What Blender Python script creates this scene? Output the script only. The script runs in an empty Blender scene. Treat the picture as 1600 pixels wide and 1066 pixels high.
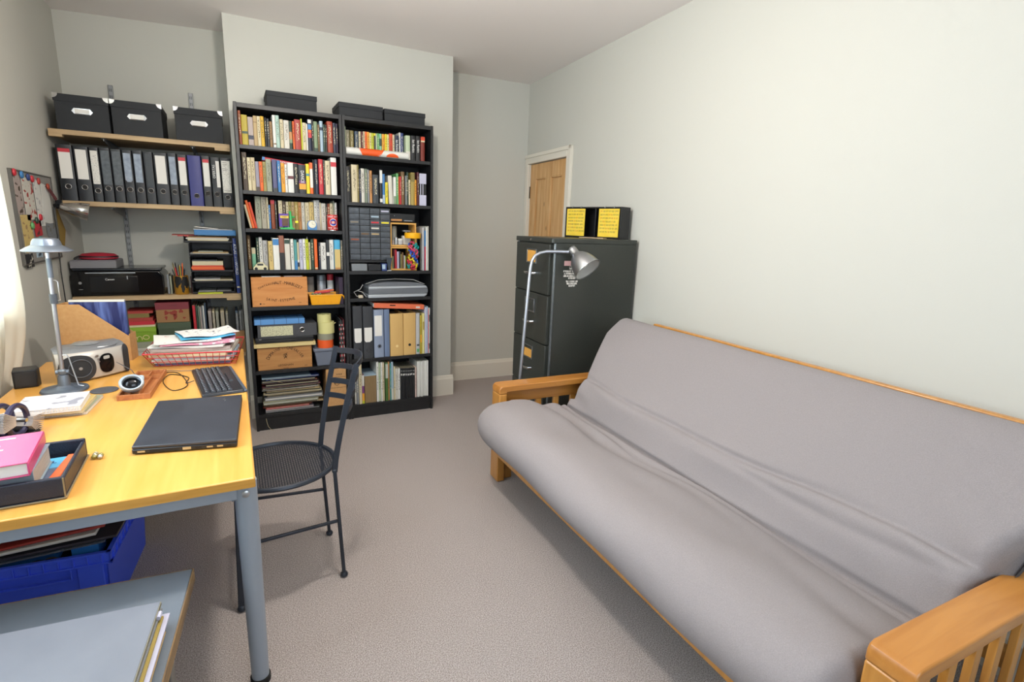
import bpy, bmesh, math, random
from math import sin, cos, pi, radians
from mathutils import Vector, Matrix

S = bpy.context.scene
COL = S.collection
random.seed(7)

# ------------------------------------------------------------------ camera
cam_d = bpy.data.cameras.new('camera')
cam_d.sensor_width = 36.0
cam_d.lens = 18.388
cam_d.clip_start = 0.05
cam = bpy.data.objects.new('camera', cam_d)
COL.objects.link(cam)
Rm = Matrix(((0.88568202, 0.06900477, -0.45913582),
             (-0.46303161, 0.20410094, -0.86252219),
             (0.03419191, 0.9765148, 0.21271992)))
cam.matrix_world = Matrix.Translation((-0.05238, -3.60738, 1.36828)) @ Rm.to_4x4()
S.camera = cam

# ------------------------------------------------------------------ world and lights
W = bpy.data.worlds.new('world')
S.world = W
W.use_nodes = True
W.node_tree.nodes['Background'].inputs[0].default_value = (0.75, 0.86, 1.0, 1)
W.node_tree.nodes['Background'].inputs[1].default_value = 1.5

def area(name, loc, rot, sx, sy, power, col):
    d = bpy.data.lights.new(name, 'AREA')
    d.shape = 'RECTANGLE'; d.size = sx; d.size_y = sy; d.energy = power; d.color = col
    o = bpy.data.objects.new(name, d); COL.objects.link(o)
    o.location = loc; o.rotation_euler = rot
    return o
area('window_daylight', (-0.99, -1.68, 1.62), (0, radians(-90), 0), 1.3, 1.92, 32, (0.70, 0.86, 1.0))
area('rear_fill_light', (0.6, -4.43, 1.6), (radians(90), 0, 0), 1.5, 1.3, 8, (0.78, 0.89, 1.0))  # fill light added behind the camera to brighten the room
pd = bpy.data.lights.new('overhead_fill_light', 'POINT'); pd.energy = 42; pd.color = (1.0, 0.93, 0.84); pd.shadow_soft_size = 0.07
po = bpy.data.objects.new('overhead_fill_light', pd); COL.objects.link(po); po.location = (0.30, -1.90, 2.16)  # unseen lamp added in place of light bounced off the ceiling

vs = S.view_settings
vs.view_transform = 'Standard'; vs.look = 'None'; vs.gamma = 1.0; vs.use_curve_mapping = False
vs.exposure = 0.68

# ------------------------------------------------------------------ materials
def hexc(h):
    h = h.lstrip('#')
    c = [int(h[i:i+2], 16)/255 for i in (0, 2, 4)]
    return tuple(x/12.92 if x <= 0.04045 else ((x+0.055)/1.055)**2.4 for x in c) + (1,)

MC = {}
def mat(name, col='#808080', rough=0.6, metal=0.0, noise=None, bump=None, emit=None, trans=None, alpha=None, coat=0, stretch=None):
    """noise=(colour2, scale, contrast) mottles the colour; bump=(scale, strength); stretch scales the coordinates"""
    if name in MC: return MC[name]
    m = bpy.data.materials.new(name); m.use_nodes = True
    nt = m.node_tree; N = nt.nodes; Lk = nt.links
    b = N['Principled BSDF']
    b.inputs['Base Color'].default_value = hexc(col)
    b.inputs['Roughness'].default_value = rough
    b.inputs['Metallic'].default_value = metal
    if coat: b.inputs['Coat Weight'].default_value = coat
    if trans: b.inputs['Transmission Weight'].default_value = trans; b.inputs['IOR'].default_value = 1.1
    if alpha is not None: b.inputs['Alpha'].default_value = alpha
    tc = N.new('ShaderNodeTexCoord'); src = tc.outputs['Object']
    if stretch:
        mp = N.new('ShaderNodeMapping'); mp.inputs['Scale'].default_value = stretch
        Lk.new(src, mp.inputs['Vector']); src = mp.outputs['Vector']
    if noise:
        n = N.new('ShaderNodeTexNoise'); n.inputs['Scale'].default_value = noise[1]; n.inputs['Detail'].default_value = 5
        Lk.new(src, n.inputs['Vector'])
        r = N.new('ShaderNodeValToRGB'); c = noise[2]
        r.color_ramp.elements[0].position = 0.5-c; r.color_ramp.elements[1].position = 0.5+c
        r.color_ramp.elements[0].color = hexc(col); r.color_ramp.elements[1].color = hexc(noise[0])
        Lk.new(n.outputs['Fac'], r.inputs[0]); Lk.new(r.outputs[0], b.inputs['Base Color'])
    if bump:
        n2 = N.new('ShaderNodeTexNoise'); n2.inputs['Scale'].default_value = bump[0]; n2.inputs['Detail'].default_value = 3
        Lk.new(src, n2.inputs['Vector'])
        bp = N.new('ShaderNodeBump'); bp.inputs['Strength'].default_value = bump[1]; bp.inputs['Distance'].default_value = 0.01
        Lk.new(n2.outputs['Fac'], bp.inputs['Height']); Lk.new(bp.outputs[0], b.inputs['Normal'])
    MC[name] = m
    return m

def wood(name, c1, c2, rough=0.4, axis='X', scale=6.0, coat=0.0, knots=False):
    if name in MC: return MC[name]
    m = bpy.data.materials.new(name); m.use_nodes = True
    nt = m.node_tree; N = nt.nodes; Lk = nt.links; b = N['Principled BSDF']
    b.inputs['Roughness'].default_value = rough
    if coat: b.inputs['Coat Weight'].default_value = coat; b.inputs['Coat Roughness'].default_value = 0.25
    tc = N.new('ShaderNodeTexCoord'); mp = N.new('ShaderNodeMapping')
    s = {'X': (0.7, 9, 9), 'Y': (9, 0.7, 9), 'Z': (9, 9, 0.7)}[axis]
    mp.inputs['Scale'].default_value = s
    Lk.new(tc.outputs['Object'], mp.inputs['Vector'])
    n = N.new('ShaderNodeTexNoise'); n.inputs['Scale'].default_value = scale; n.inputs['Detail'].default_value = 6
    n.inputs['Distortion'].default_value = 0.6
    Lk.new(mp.outputs[0], n.inputs['Vector'])
    r = N.new('ShaderNodeValToRGB'); r.color_ramp.elements[0].position = 0.32; r.color_ramp.elements[1].position = 0.68
    r.color_ramp.elements[0].color = hexc(c1); r.color_ramp.elements[1].color = hexc(c2)
    Lk.new(n.outputs['Fac'], r.inputs[0]); out = r.outputs[0]
    if knots:
        v = N.new('ShaderNodeTexVoronoi'); v.inputs['Scale'].default_value = 4.2
        mp2 = N.new('ShaderNodeMapping'); mp2.inputs['Scale'].default_value = (1.2, 1.2, 0.8)
        Lk.new(tc.outputs['Object'], mp2.inputs['Vector']); Lk.new(mp2.outputs[0], v.inputs['Vector'])
        r2 = N.new('ShaderNodeValToRGB'); r2.color_ramp.elements[0].position = 0.05; r2.color_ramp.elements[1].position = 0.11
        r2.color_ramp.elements[0].color = (1, 1, 1, 1); r2.color_ramp.elements[1].color = (0, 0, 0, 1)
        Lk.new(v.outputs['Distance'], r2.inputs[0])
        mx = N.new('ShaderNodeMix'); mx.data_type = 'RGBA'
        Lk.new(r2.outputs[0], mx.inputs[0]); Lk.new(out, mx.inputs[6]); mx.inputs[7].default_value = hexc('#5a2f12')
        out = mx.outputs[2]
    Lk.new(out, b.inputs['Base Color'])
    MC[name] = m
    return m

def printed(name, base, ink, sx=220.0, sz=60.0, thr=0.5):
    """paper or cover with lines of print too small to read"""
    if name in MC: return MC[name]
    m = bpy.data.materials.new(name); m.use_nodes = True
    nt = m.node_tree; N = nt.nodes; Lk = nt.links; b = N['Principled BSDF']; b.inputs['Roughness'].default_value = 0.6
    tc = N.new('ShaderNodeTexCoord'); mp = N.new('ShaderNodeMapping'); mp.inputs['Scale'].default_value = (sx, sx, sz)
    Lk.new(tc.outputs['Object'], mp.inputs['Vector'])
    n = N.new('ShaderNodeTexNoise'); n.inputs['Scale'].default_value = 1.0; n.inputs['Detail'].default_value = 1
    Lk.new(mp.outputs[0], n.inputs['Vector'])
    r = N.new('ShaderNodeValToRGB'); r.color_ramp.elements[0].position = thr; r.color_ramp.elements[1].position = thr+0.06
    r.color_ramp.elements[0].color = hexc(base); r.color_ramp.elements[1].color = hexc(ink)
    Lk.new(n.outputs['Fac'], r.inputs[0]); Lk.new(r.outputs[0], b.inputs['Base Color'])
    MC[name] = m
    return m

PAL = {'rust brown': '#8a4426', 'mustard': '#a8952c', 'pinkish grey': '#a89a94', 'tan': '#b0976c', 'cream': '#cbbf9e', 'golden yellow': '#cfa52e',
 'black': '#1c1d1f', 'charcoal': '#2d3136', 'tan brown': '#9a7a52', 'white': '#d8d8d2', 'pale mint': '#a8c4b8', 'off-white': '#c9c6bb', 'dark green': '#2c4438',
 'orange': '#e0662a', 'brick red': '#a33a34', 'lime': '#b8c02c', 'navy': '#20283e', 'sage green': '#7d9070', 'brown': '#6a5030', 'pale blue': '#a2b8c8',
 'rust red': '#9c3a22', 'dark purple': '#2c2038', 'dark brown': '#4a3c30', 'tan cream': '#bcae8c', 'lilac grey': '#8e8a98', 'olive tan': '#958a54', 'stone': '#949884',
 'slate purple': '#55567a', 'bright blue': '#3a78b0', 'amber': '#e09c30', 'yellow': '#e0d030', 'red': '#bc2c38', 'dark grey': '#3c4040', 'taupe': '#80786a',
 'pale stone': '#a09a88', 'ochre': '#a08c48', 'orange tan': '#b8824c', 'mint green': '#7cb898', 'pale grey': '#b4b4b4', 'straw': '#c8b070', 'chestnut brown': '#8c5844',
 'teal': '#4c9090', 'lilac white': '#b8b8cc', 'sky blue': '#4aa4cc', 'slate brown': '#6c6860', 'pale green': '#b0bea0', 'olive grey': '#84806a', 'olive brown': '#7a6e3c',
 'slate blue': '#3c4c5e', 'maroon': '#5c2428', 'pale yellow': '#d4cc88', 'green': '#5c9c60', 'red orange': '#cc4424', 'dark blue': '#283c74', 'brown red': '#74281c',
 'grey green': '#6c7868', 'grey': '#7c8084', 'dark slate': '#363c42', 'purple': '#6c3470', 'spiral green': '#4c7038', 'red white': '#c8b0a8', 'dark red': '#5a2c30'}
def cov(n): return mat('cover_'+n.replace(' ', '_').replace('-', '_'), PAL[n], 0.5)
LIGHTC = ('cream', 'white', 'off', 'pale', 'tan', 'straw', 'yellow', 'lime', 'lilac', 'stone', 'mint', 'amber', 'pinkish', 'mustard', 'orange')
def covp(n):
    ink = '#3c3430' if any(n.startswith(k) or n.endswith(k) for k in LIGHTC) else '#d8cfae'
    return printed('print_'+n.replace(' ', '_').replace('-', '_'), PAL[n], ink, 260, 130, 0.52)

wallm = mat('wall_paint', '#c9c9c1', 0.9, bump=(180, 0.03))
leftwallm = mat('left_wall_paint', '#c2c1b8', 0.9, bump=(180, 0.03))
ceilm = mat('ceiling_paint', '#efe9e6', 0.95)
trimm = mat('trim_paint', '#e2ddd0', 0.5)
carpet = mat('carpet', '#a0938c', 1.0, noise=('#e4dbd8', 270, 0.14), bump=(330, 1.0))
blackm = mat('black_ash_veneer', '#17181a', 0.42, noise=('#222325', 30, 0.3))
blackboard = mat('black_back_board', '#101113', 0.7)
boxblack = mat('black_card', '#1f2226', 0.7, bump=(300, 0.1))
chrome = mat('chrome', '#d8d8d8', 0.18, 1.0)
steel = mat('brushed_steel', '#b9bcc0', 0.32, 1.0)
aluw = mat('satin_aluminium', '#b4b9c2', 0.3, 0.85)
greymetal = mat('grey_painted_steel', '#9aa4b0', 0.4, 0.2)
blkmetal = mat('black_painted_iron', '#303640', 0.35, 0.35)
blkplastic = mat('black_plastic', '#191a1d', 0.35)
blkgloss = mat('gloss_black_plastic', '#0c0d10', 0.12)
rubber = mat('black_rubber', '#111111', 0.8)
beech = wood('beech_desk_top', '#d89d48', '#e3ad5a', 0.32, 'Y', 3.0, 0.3)
beechedge = wood('beech_desk_edge', '#c08a36', '#d39c46', 0.4, 'X', 6.0, 0.1)
futwood = wood('futon_frame_wood', '#b57b34', '#c88e44', 0.33, 'Z', 4.0, 0.35)
futwoodx = wood('futon_arm_wood', '#ac702e', '#bd813c', 0.3, 'X', 4.0, 0.4)
pine = wood('stripped_pine', '#c49256', '#dcb480', 0.5, 'Z', 4.0, 0.1, knots=True)
shelfwood = wood('shelf_chipboard_oak', '#a58a66', '#bda27a', 0.55, 'X', 5.0)
cratewood = wood('crate_pine_front', '#c07c40', '#cf9052', 0.6, 'X', 5.0)
cratewood2 = wood('crate_pine_worn', '#a87440', '#bd8a52', 0.6, 'X', 5.0)
palewood = wood('pale_crate_lid', '#cdb77c', '#dcc890', 0.6, 'X', 5.0)
traywood = wood('pen_tray_wood', '#9a5c34', '#b47444', 0.5, 'Y', 6.0)
framewood = wood('honey_cube_wood', '#cc9444', '#dcae62', 0.5, 'X', 5.0)
card = mat('brown_card', '#b88a58', 0.8, noise=('#c49a68', 60, 0.25))
card2 = mat('dull_brown_card', '#967048', 0.8)
manila = mat('manila_card', '#cda768', 0.75)
paper = mat('white_paper', '#dedcd6', 0.75)
creampaper = mat('cream_paper', '#cfc4a6', 0.8)
pages = mat('book_pages', '#c9bfa2', 0.85, noise=('#b7ab8c', 300, 0.2), stretch=(1, 1, 0.1))
fabric = mat('futon_cover', '#8c8687', 0.95, noise=('#9a9495', 420, 0.2), bump=(700, 0.25))
cabm = mat('dark_green_grey_cabinet', '#363935', 0.36, 0.2, noise=('#3f423e', 160, 0.3))
ink = mat('dark_ink', '#2a1c14', 0.8)
inkblack = mat('black_ink', '#121212', 0.7)
inkwhite = mat('white_print', '#e6e6e2', 0.6)

# ------------------------------------------------------------------ mesh builder
class M:
    def __init__(s): s.v = []; s.f = []; s.k = []
    def add(s, vs, fs, k=0, mx=None):
        o = len(s.v)
        for p in vs:
            p = Vector(p)
            if mx is not None: p = mx @ p
            s.v.append(p)
        for f in fs: s.f.append([i+o for i in f]); s.k.append(k)
        return s
    def box(s, x0, x1, y0, y1, z0, z1, k=0, mx=None):
        return s.add([(x0,y0,z0),(x1,y0,z0),(x1,y1,z0),(x0,y1,z0),(x0,y0,z1),(x1,y0,z1),(x1,y1,z1),(x0,y1,z1)],
                     [(0,3,2,1),(4,5,6,7),(0,1,5,4),(1,2,6,5),(2,3,7,6),(3,0,4,7)], k, mx)
    def frustum(s, a, b, z0, z1, k=0, mx=None):
        """a, b = (x0,x1,y0,y1) at z0 and z1"""
        v = [(a[0],a[2],z0),(a[1],a[2],z0),(a[1],a[3],z0),(a[0],a[3],z0),(b[0],b[2],z1),(b[1],b[2],z1),(b[1],b[3],z1),(b[0],b[3],z1)]
        return s.add(v, [(0,3,2,1),(4,5,6,7),(0,1,5,4),(1,2,6,5),(2,3,7,6),(3,0,4,7)], k, mx)
    def prism(s, poly, d0, d1, axis='Z', k=0, mx=None):
        """polygon extruded along an axis; poly gives the other two coordinates in order (XY, XZ for Y, YZ for X)"""
        n = len(poly)
        def P(p, d):
            if axis == 'Z': return (p[0], p[1], d)
            if axis == 'Y': return (p[0], d, p[1])
            return (d, p[0], p[1])
        vs = [P(p, d0) for p in poly]+[P(p, d1) for p in poly]
        fs = [tuple(range(n))[::-1], tuple(range(n, 2*n))]+[(i, (i+1) % n, n+(i+1) % n, n+i) for i in range(n)]
        return s.add(vs, fs, k, mx)
    def lathe(s, prof, n=24, k=0, mx=None, a0=0, a1=2*pi):
        full = abs(a1-a0-2*pi) < 1e-6
        m = n if full else n+1
        vs = []
        for r, z in prof:
            for i in range(m):
                a = a0+(a1-a0)*i/n
                vs.append((r*cos(a), r*sin(a), z))
        fs = []
        for j in range(len(prof)-1):
            for i in range(n):
                i2 = (i+1) % m
                fs.append((j*m+i, j*m+i2, (j+1)*m+i2, (j+1)*m+i))
        if full:
            if prof[0][0] > 1e-5: fs.append(tuple(range(m))[::-1])
            if prof[-1][0] > 1e-5: fs.append(tuple((len(prof)-1)*m+i for i in range(m)))
        return s.add(vs, fs, k, mx)
    def shell(s, prof, n=24, k=0, mx=None):
        """open lathe without caps"""
        vs = []; fs = []
        for r, z in prof:
            for i in range(n): vs.append((r*cos(2*pi*i/n), r*sin(2*pi*i/n), z))
        for j in range(len(prof)-1):
            for i in range(n): fs.append((j*n+i, j*n+(i+1) % n, (j+1)*n+(i+1) % n, (j+1)*n+i))
        return s.add(vs, fs, k, mx)
    def tube(s, pts, r, n=8, k=0, closed=False, flat=1.0, mx=None):
        pts = [Vector(p) for p in pts]; m = len(pts)
        rs = r if isinstance(r, (list, tuple)) else [r]*m
        vs = []; prev = None
        for i, p in enumerate(pts):
            if closed: t = (pts[(i+1) % m]-pts[i-1]).normalized()
            else: t = (pts[min(i+1, m-1)]-pts[max(i-1, 0)]).normalized()
            if prev is None:
                up = Vector((0, 0, 1)) if abs(t.z) < 0.9 else Vector((1, 0, 0))
                a = t.cross(up).normalized()
            else:
                a = (prev-t*prev.dot(t)).normalized()
            prev = a; b = t.cross(a)
            for j in range(n):
                q = 2*pi*j/n
                vs.append(p+a*(rs[i]*cos(q))+b*(rs[i]*flat*sin(q)))
        fs = []
        for i in range(m if closed else m-1):
            i2 = (i+1) % m
            for j in range(n): fs.append((i*n+j, i*n+(j+1) % n, i2*n+(j+1) % n, i2*n+j))
        if not closed: fs += [tuple(range(n))[::-1], tuple((m-1)*n+j for j in range(n))]
        return s.add(vs, fs, k, mx)
    def bar(s, p, q, w, h, k=0, up=(0, 0, 1)):
        p = Vector(p); q = Vector(q); t = (q-p).normalized(); a = t.cross(Vector(up)).normalized(); b = a.cross(t)
        vs = [c+a*(w/2*i)+b*(h/2*j) for c in (p, q) for i, j in ((-1,-1),(1,-1),(1,1),(-1,1))]
        return s.add(vs, [(0,3,2,1),(4,5,6,7),(0,1,5,4),(1,2,6,5),(2,3,7,6),(3,0,4,7)], k)
    def text(s, body, size, k=0, mx=None, ext=0.0004, sx=1.0, align='CENTER'):
        cu = bpy.data.curves.new('lettering', 'FONT'); cu.body = body; cu.size = size; cu.extrude = ext
        cu.align_x = align; cu.align_y = 'CENTER'; cu.resolution_u = 3
        ob = bpy.data.objects.new('lettering', cu)
        me = ob.to_mesh()
        sc = Matrix.Diagonal((sx, 1, 1, 1))
        s.add([sc @ v.co for v in me.vertices], [tuple(p.vertices) for p in me.polygons], k, mx)
        ob.to_mesh_clear(); bpy.data.objects.remove(ob); bpy.data.curves.remove(cu)
        return s
    def arc(s, body, size, R, mx, k=0, span=None, up=True, sx=1.0):
        """letters one by one on an arc of radius R in the local XY plane"""
        n = len(body); step = (span/(n-1)) if span else size*0.72*sx/R
        for i, ch in enumerate(body):
            if ch == ' ': continue
            a = (i-(n-1)/2)*step
            if up: m = Matrix.Rotation(-a, 4, 'Z') @ Matrix.Translation((0, R, 0))
            else: m = Matrix.Rotation(a, 4, 'Z') @ Matrix.Translation((0, -R, 0))
            s.text(ch, size, k, mx @ m, sx=sx)
        return s
    def build(s, name, mats, parent=None, loc=(0, 0, 0), rot=(0, 0, 0), bevel=0, smooth=True, sub=0, seg=2, angle=35):
        me = bpy.data.meshes.new(name)
        me.from_pydata([tuple(v) for v in s.v], [], s.f)
        if not isinstance(mats, (list, tuple)): mats = [mats]
        for m in mats: me.materials.append(m)
        me.polygons.foreach_set('material_index', s.k)
        if smooth:
            me.polygons.foreach_set('use_smooth', [True]*len(s.f))
        me.update(); me.validate()
        if smooth: me.set_sharp_from_angle(angle=radians(angle))
        o = bpy.data.objects.new(name, me); COL.objects.link(o)
        o.location = loc; o.rotation_euler = rot
        if parent: o.parent = parent
        if bevel:
            b = o.modifiers.new('bevel', 'BEVEL'); b.width = bevel; b.segments = seg; b.limit_method = 'ANGLE'; b.angle_limit = radians(40)
            b.harden_normals = False
        if sub:
            q = o.modifiers.new('subdivision', 'SUBSURF'); q.levels = sub; q.render_levels = sub
        return o

def tag(o, label, cat, group=None, kind=None):
    o['label'] = label; o['category'] = cat
    if group: o['group'] = group
    if kind: o['kind'] = kind
    return o
def thing(name, label, cat, loc=(0, 0, 0), rz=0.0, group=None, rot=None):
    o = bpy.data.objects.new(name, None); COL.objects.link(o); o.empty_display_size = 0.05
    o.location = loc; o.rotation_euler = rot if rot else (0, 0, rz)
    return tag(o, label, cat, group)
def struct(o): o['kind'] = 'structure'; return o
def T(x, y, z): return Matrix.Translation((x, y, z))
def RX(a): return Matrix.Rotation(radians(a), 4, 'X')
def RY(a): return Matrix.Rotation(radians(a), 4, 'Y')
def RZ(a): return Matrix.Rotation(radians(a), 4, 'Z')
def rbox(x0, x1, y0, y1, r, n=5):
    """rounded rectangle polygon"""
    o = []
    for cx, cy, a0 in ((x1-r, y0+r, -90), (x1-r, y1-r, 0), (x0+r, y1-r, 90), (x0+r, y0+r, 180)):
        for i in range(n+1):
            a = radians(a0+90*i/n); o.append((cx+r*cos(a), cy+r*sin(a)))
    return o

# ================================================================== SETTING
CE = 2.56
fl = M(); fl.add([(-1.1, -4.6, 0), (2.7, -4.6, 0), (2.7, 1.0, 0), (-1.1, 1.0, 0), (-1.1, -4.6, -.05), (2.7, -4.6, -.05), (2.7, 1.0, -.05), (-1.1, 1.0, -.05)],
                  [(0,1,2,3),(4,7,6,5),(0,4,5,1),(1,5,6,2),(2,6,7,3),(3,7,4,0)])
struct(fl.build('floor', carpet))
struct(M().box(-1.1, 2.7, -4.6, 1.0, CE, CE+.05).build('ceiling', ceilm))
XL = -0.93
WY0, WY1, WZ0, WZ1 = -2.70, -0.70, 0.95, 2.3
m = M()
m.box(XL-.25, XL, -4.45, WY0, 0, CE); m.box(XL-.25, XL, WY1, .9, 0, CE)
m.box(XL-.25, XL, WY0, WY1, 0, WZ0); m.box(XL-.25, XL, WY0, WY1, WZ1, CE)
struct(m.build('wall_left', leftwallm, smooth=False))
# window in the left wall
wf = M()
for a, b in ((WY0, WY0+.06), (WY1-.06, WY1), ((WY0+WY1)/2-.03, (WY0+WY1)/2+.03)): wf.box(XL-.16, XL-.10, a, b, WZ0, WZ1)
for a, b in ((WZ0, WZ0+.06), (WZ1-.06, WZ1), (1.60, 1.65)): wf.box(XL-.16, XL-.10, WY0, WY1, a, b)
w1 = struct(wf.build('window_1', trimm, bevel=.004))
struct(M().box(XL-.09, XL+.02, WY0-.03, WY1+.03, WZ0-.03, WZ0).build('window_sill', trimm, bevel=.006)).parent = w1
glass = mat('window_glass', '#ffffff', 0.02, trans=1.0)
struct(M().box(XL-.135, XL-.13, WY0+.06, WY1-.06, WZ0+.06, WZ1-.06).build('window_pane', glass)).parent = w1
# back walls
m = M(); m.prism([(XL-.05, .82), (-.02, .665), (-.02, .85), (XL-.05, 1.0)], 0, CE); struct(m.build('wall_back_alcove', wallm, smooth=False))
m = M(); m.box(-.02, 1.455, .285, .95, 0, CE); struct(m.build('wall_chimney_breast', wallm, smooth=False))
m = M(); m.prism([(1.455, .65), (2.5, .60), (2.5, .95), (1.455, .95)], 0, CE); struct(m.build('wall_back_right', wallm, smooth=False))
m = M(); m.box(-1.15, -.05, -4.55, -4.45, 0, CE); m.box(1.25, 2.6, -4.55, -4.45, 0, CE); m.box(-.05, 1.25, -4.55, -4.45, 0, .85); m.box(-.05, 1.25, -4.55, -4.45, 2.35, CE)
struct(m.build('wall_rear', wallm, smooth=False))
wf = M()
for a, b in ((-.05, .01), (1.19, 1.25), (.57, .63)): wf.box(a, b, -4.53, -4.48, .85, 2.35)
for a, b in ((.85, .91), (2.29, 2.35)): wf.box(-.05, 1.25, -4.53, -4.48, a, b)
w2 = struct(wf.build('window_rear_added', trimm, bevel=.004))  # unseen rear window, added to go with the fill light
struct(M().box(.01, 1.19, -4.507, -4.503, .91, 2.29).build('window_pane', glass)).parent = w2
# right wall: runs slightly out of square, local frame at the far corner
RWA = -3.28
def rw(o): o.location = (2.28, .609, 0); o.rotation_euler = (0, 0, radians(RWA)); return o
DY0, DY1, DZ = -.715, -.055, 1.905       # door opening in the wall's own frame
m = M(); m.box(0, .12, -5.2, DY0, 0, CE); m.box(0, .12, DY1, .3, 0, CE); m.box(0, .12, DY0, DY1, DZ, CE)
struct(rw(m.build('wall_right', wallm, smooth=False)))
# pine door with four panels
d = M(); st = .10
W0, W1 = DY0+.004, DY1-.004
mid = (W0+W1)/2
for a, b in ((W0, W0+st), (W1-st, W1)): d.box(.012, .05, a, b, .01, DZ-.004)
d.box(.012, .05, mid-.045, mid+.045, .01, DZ-.004)
for a, b in ((.01, .22), (.78, .95), (DZ-.125, DZ-.004)): d.box(.012, .05, W0+st, W1-st, a, b)
for a, b in ((W0+st, mid-.045), (mid+.045, W1-st)):
    for c, e in ((.22, .78), (.95, DZ-.125)):
        d.box(.03, .045, a, b, c, e)
        d.frustum((.022, .03, a+.018, b-.018), (.022, .03, a+.018, b-.018), c+.018, e-.018)
        t_ = .008
        d.box(.014, .032, a, a+t_, c, e); d.box(.014, .032, b-t_, b, c, e); d.box(.014, .032, a, b, c, c+t_); d.box(.014, .032, a, b, e-t_, e)
dr = struct(rw(d.build('door_1', pine, bevel=.002)))
h = M(); h.lathe([(.0, 0), (.026, 0), (.026, .004), (.008, .008), (.008, .03), (.024, .036), (.028, .05), (.02, .062), (0, .064)], 20, 0, T(.012, W0+.06, .95) @ RY(-90))
h.build('door_knob', mat('brass', '#a08040', .3, 1.0), dr)
h = M(); h.box(.004, .016, W1-.002, W1+.012, 1.62, 1.72); h.box(.004, .016, W1-.002, W1+.012, .35, .45)
h.build('hinge', mat('dark_iron', '#3a3632', .5, .8), dr)
fr = M(); aw = .075
def archi(a, b, c, e):
    fr.box(-.018, .0, a, b, c, e); fr.box(-.026, -.018, a+.012, b-.03, c, e)
fr.box(-.018, 0, DY0-aw, DY0, 0, DZ+aw); fr.box(-.027, -.018, DY0-aw, DY0-aw+.028, 0, DZ+aw)
fr.box(-.018, 0, DY1, .0-.002, 0, DZ+aw); fr.box(-.018, 0, DY0, DY1, DZ, DZ+aw); fr.box(-.027, -.018, DY0-aw, -.002, DZ+aw-.028, DZ+aw)
fr.box(0, .05, DY0-.012, DY0+.002, 0, DZ); fr.box(0, .05, DY1-.002, DY1+.012, 0, DZ)
struct(rw(fr.build('trim_1', trimm, bevel=.003)))
# skirting boards
def skirt(name, p, q, h=.165, t=.02, side=1):
    p = Vector((p[0], p[1], 0)); q = Vector((q[0], q[1], 0)); L = (q-p).length
    a = math.atan2(q.y-p.y, q.x-p.x)
    m = M(); m.prism([(0, 0), (-t*side, 0), (-t*side, h-.03), (-t*side*.7, h-.022), (-t*side*.45, h-.006), (-t*side*.2, h), (0, h)], 0, L, 'X')
    return struct(m.build(name, trimm, loc=p, rot=(0, 0, a), angle=20))
skirt('baseboard_chimney_front', (-.02, .285), (1.455+.02, .285))
skirt('baseboard_chimney_side', (1.455, .285), (1.455, .65))
skirt('baseboard_back_right', (1.455, .65), (2.28, .612))
skirt('baseboard_back_alcove', (XL, .812), (-.02, .665))
skirt('baseboard_left', (XL, -4.45), (XL, .8))
b_ = M(); b_.prism([(0, 0), (-.02, 0), (-.02, .135), (-.014, .143), (-.009, .159), (-.004, .165), (0, .165)], -5.1, DY0-aw, 'Y')
struct(rw(b_.build('baseboard_right', trimm, angle=20)))
# curtain: folds hanging in front of the left window, gathered in at its foot
cm = bpy.data.materials.new('curtain_cloth'); cm.use_nodes = True
cb = cm.node_tree.nodes['Principled BSDF']; cb.inputs['Base Color'].default_value = hexc('#f6f1e6'); cb.inputs['Roughness'].default_value = .9
tl = cm.node_tree.nodes.new('ShaderNodeBsdfTranslucent'); tl.inputs[0].default_value = hexc('#faf6ea')
ms = cm.node_tree.nodes.new('ShaderNodeMixShader'); ms.inputs[0].default_value = .55
cm.node_tree.links.new(cb.outputs[0], ms.inputs[1]); cm.node_tree.links.new(tl.outputs[0], ms.inputs[2])
cm.node_tree.links.new(ms.outputs[0], cm.node_tree.nodes['Material Output'].inputs[0])
m = M(); NY, NZ = 70, 40; vs_ = []
for j in range(NZ+1):
    z = .45+(2.38-.45)*j/NZ
    g = max(0, (1.0-z)/.45); g = min(1, g)
    edge = -.66-.10*max(0, (z-1.2))*.2 - .42*g*g
    for i in range(NY+1):
        u = i/NY
        y = edge+u*(-1.62-edge)
        x = -.885+.018*sin(u*26+.6*sin(z*2))*(1-.3*g)+.006*sin(u*61+z)
        vs_.append((x, y, z))
m.add(vs_, [(j*(NY+1)+i, j*(NY+1)+i+1, (j+1)*(NY+1)+i+1, (j+1)*(NY+1)+i) for j in range(NZ) for i in range(NY)])
c_ = m.build('curtain', cm, angle=180)
so = c_.modifiers.new('thickness', 'SOLIDIFY'); so.thickness = .003
tag(c_, 'cream curtain hanging beside the desk at the left edge', 'curtain')
m = M(); m.tube([(-.885, -3.5, 2.4), (-.885, -.6, 2.4)], .012, 10)
rp = tag(m.build('curtain_rail', steel), 'metal curtain rail along the top of the left window', 'curtain rail')

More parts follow.
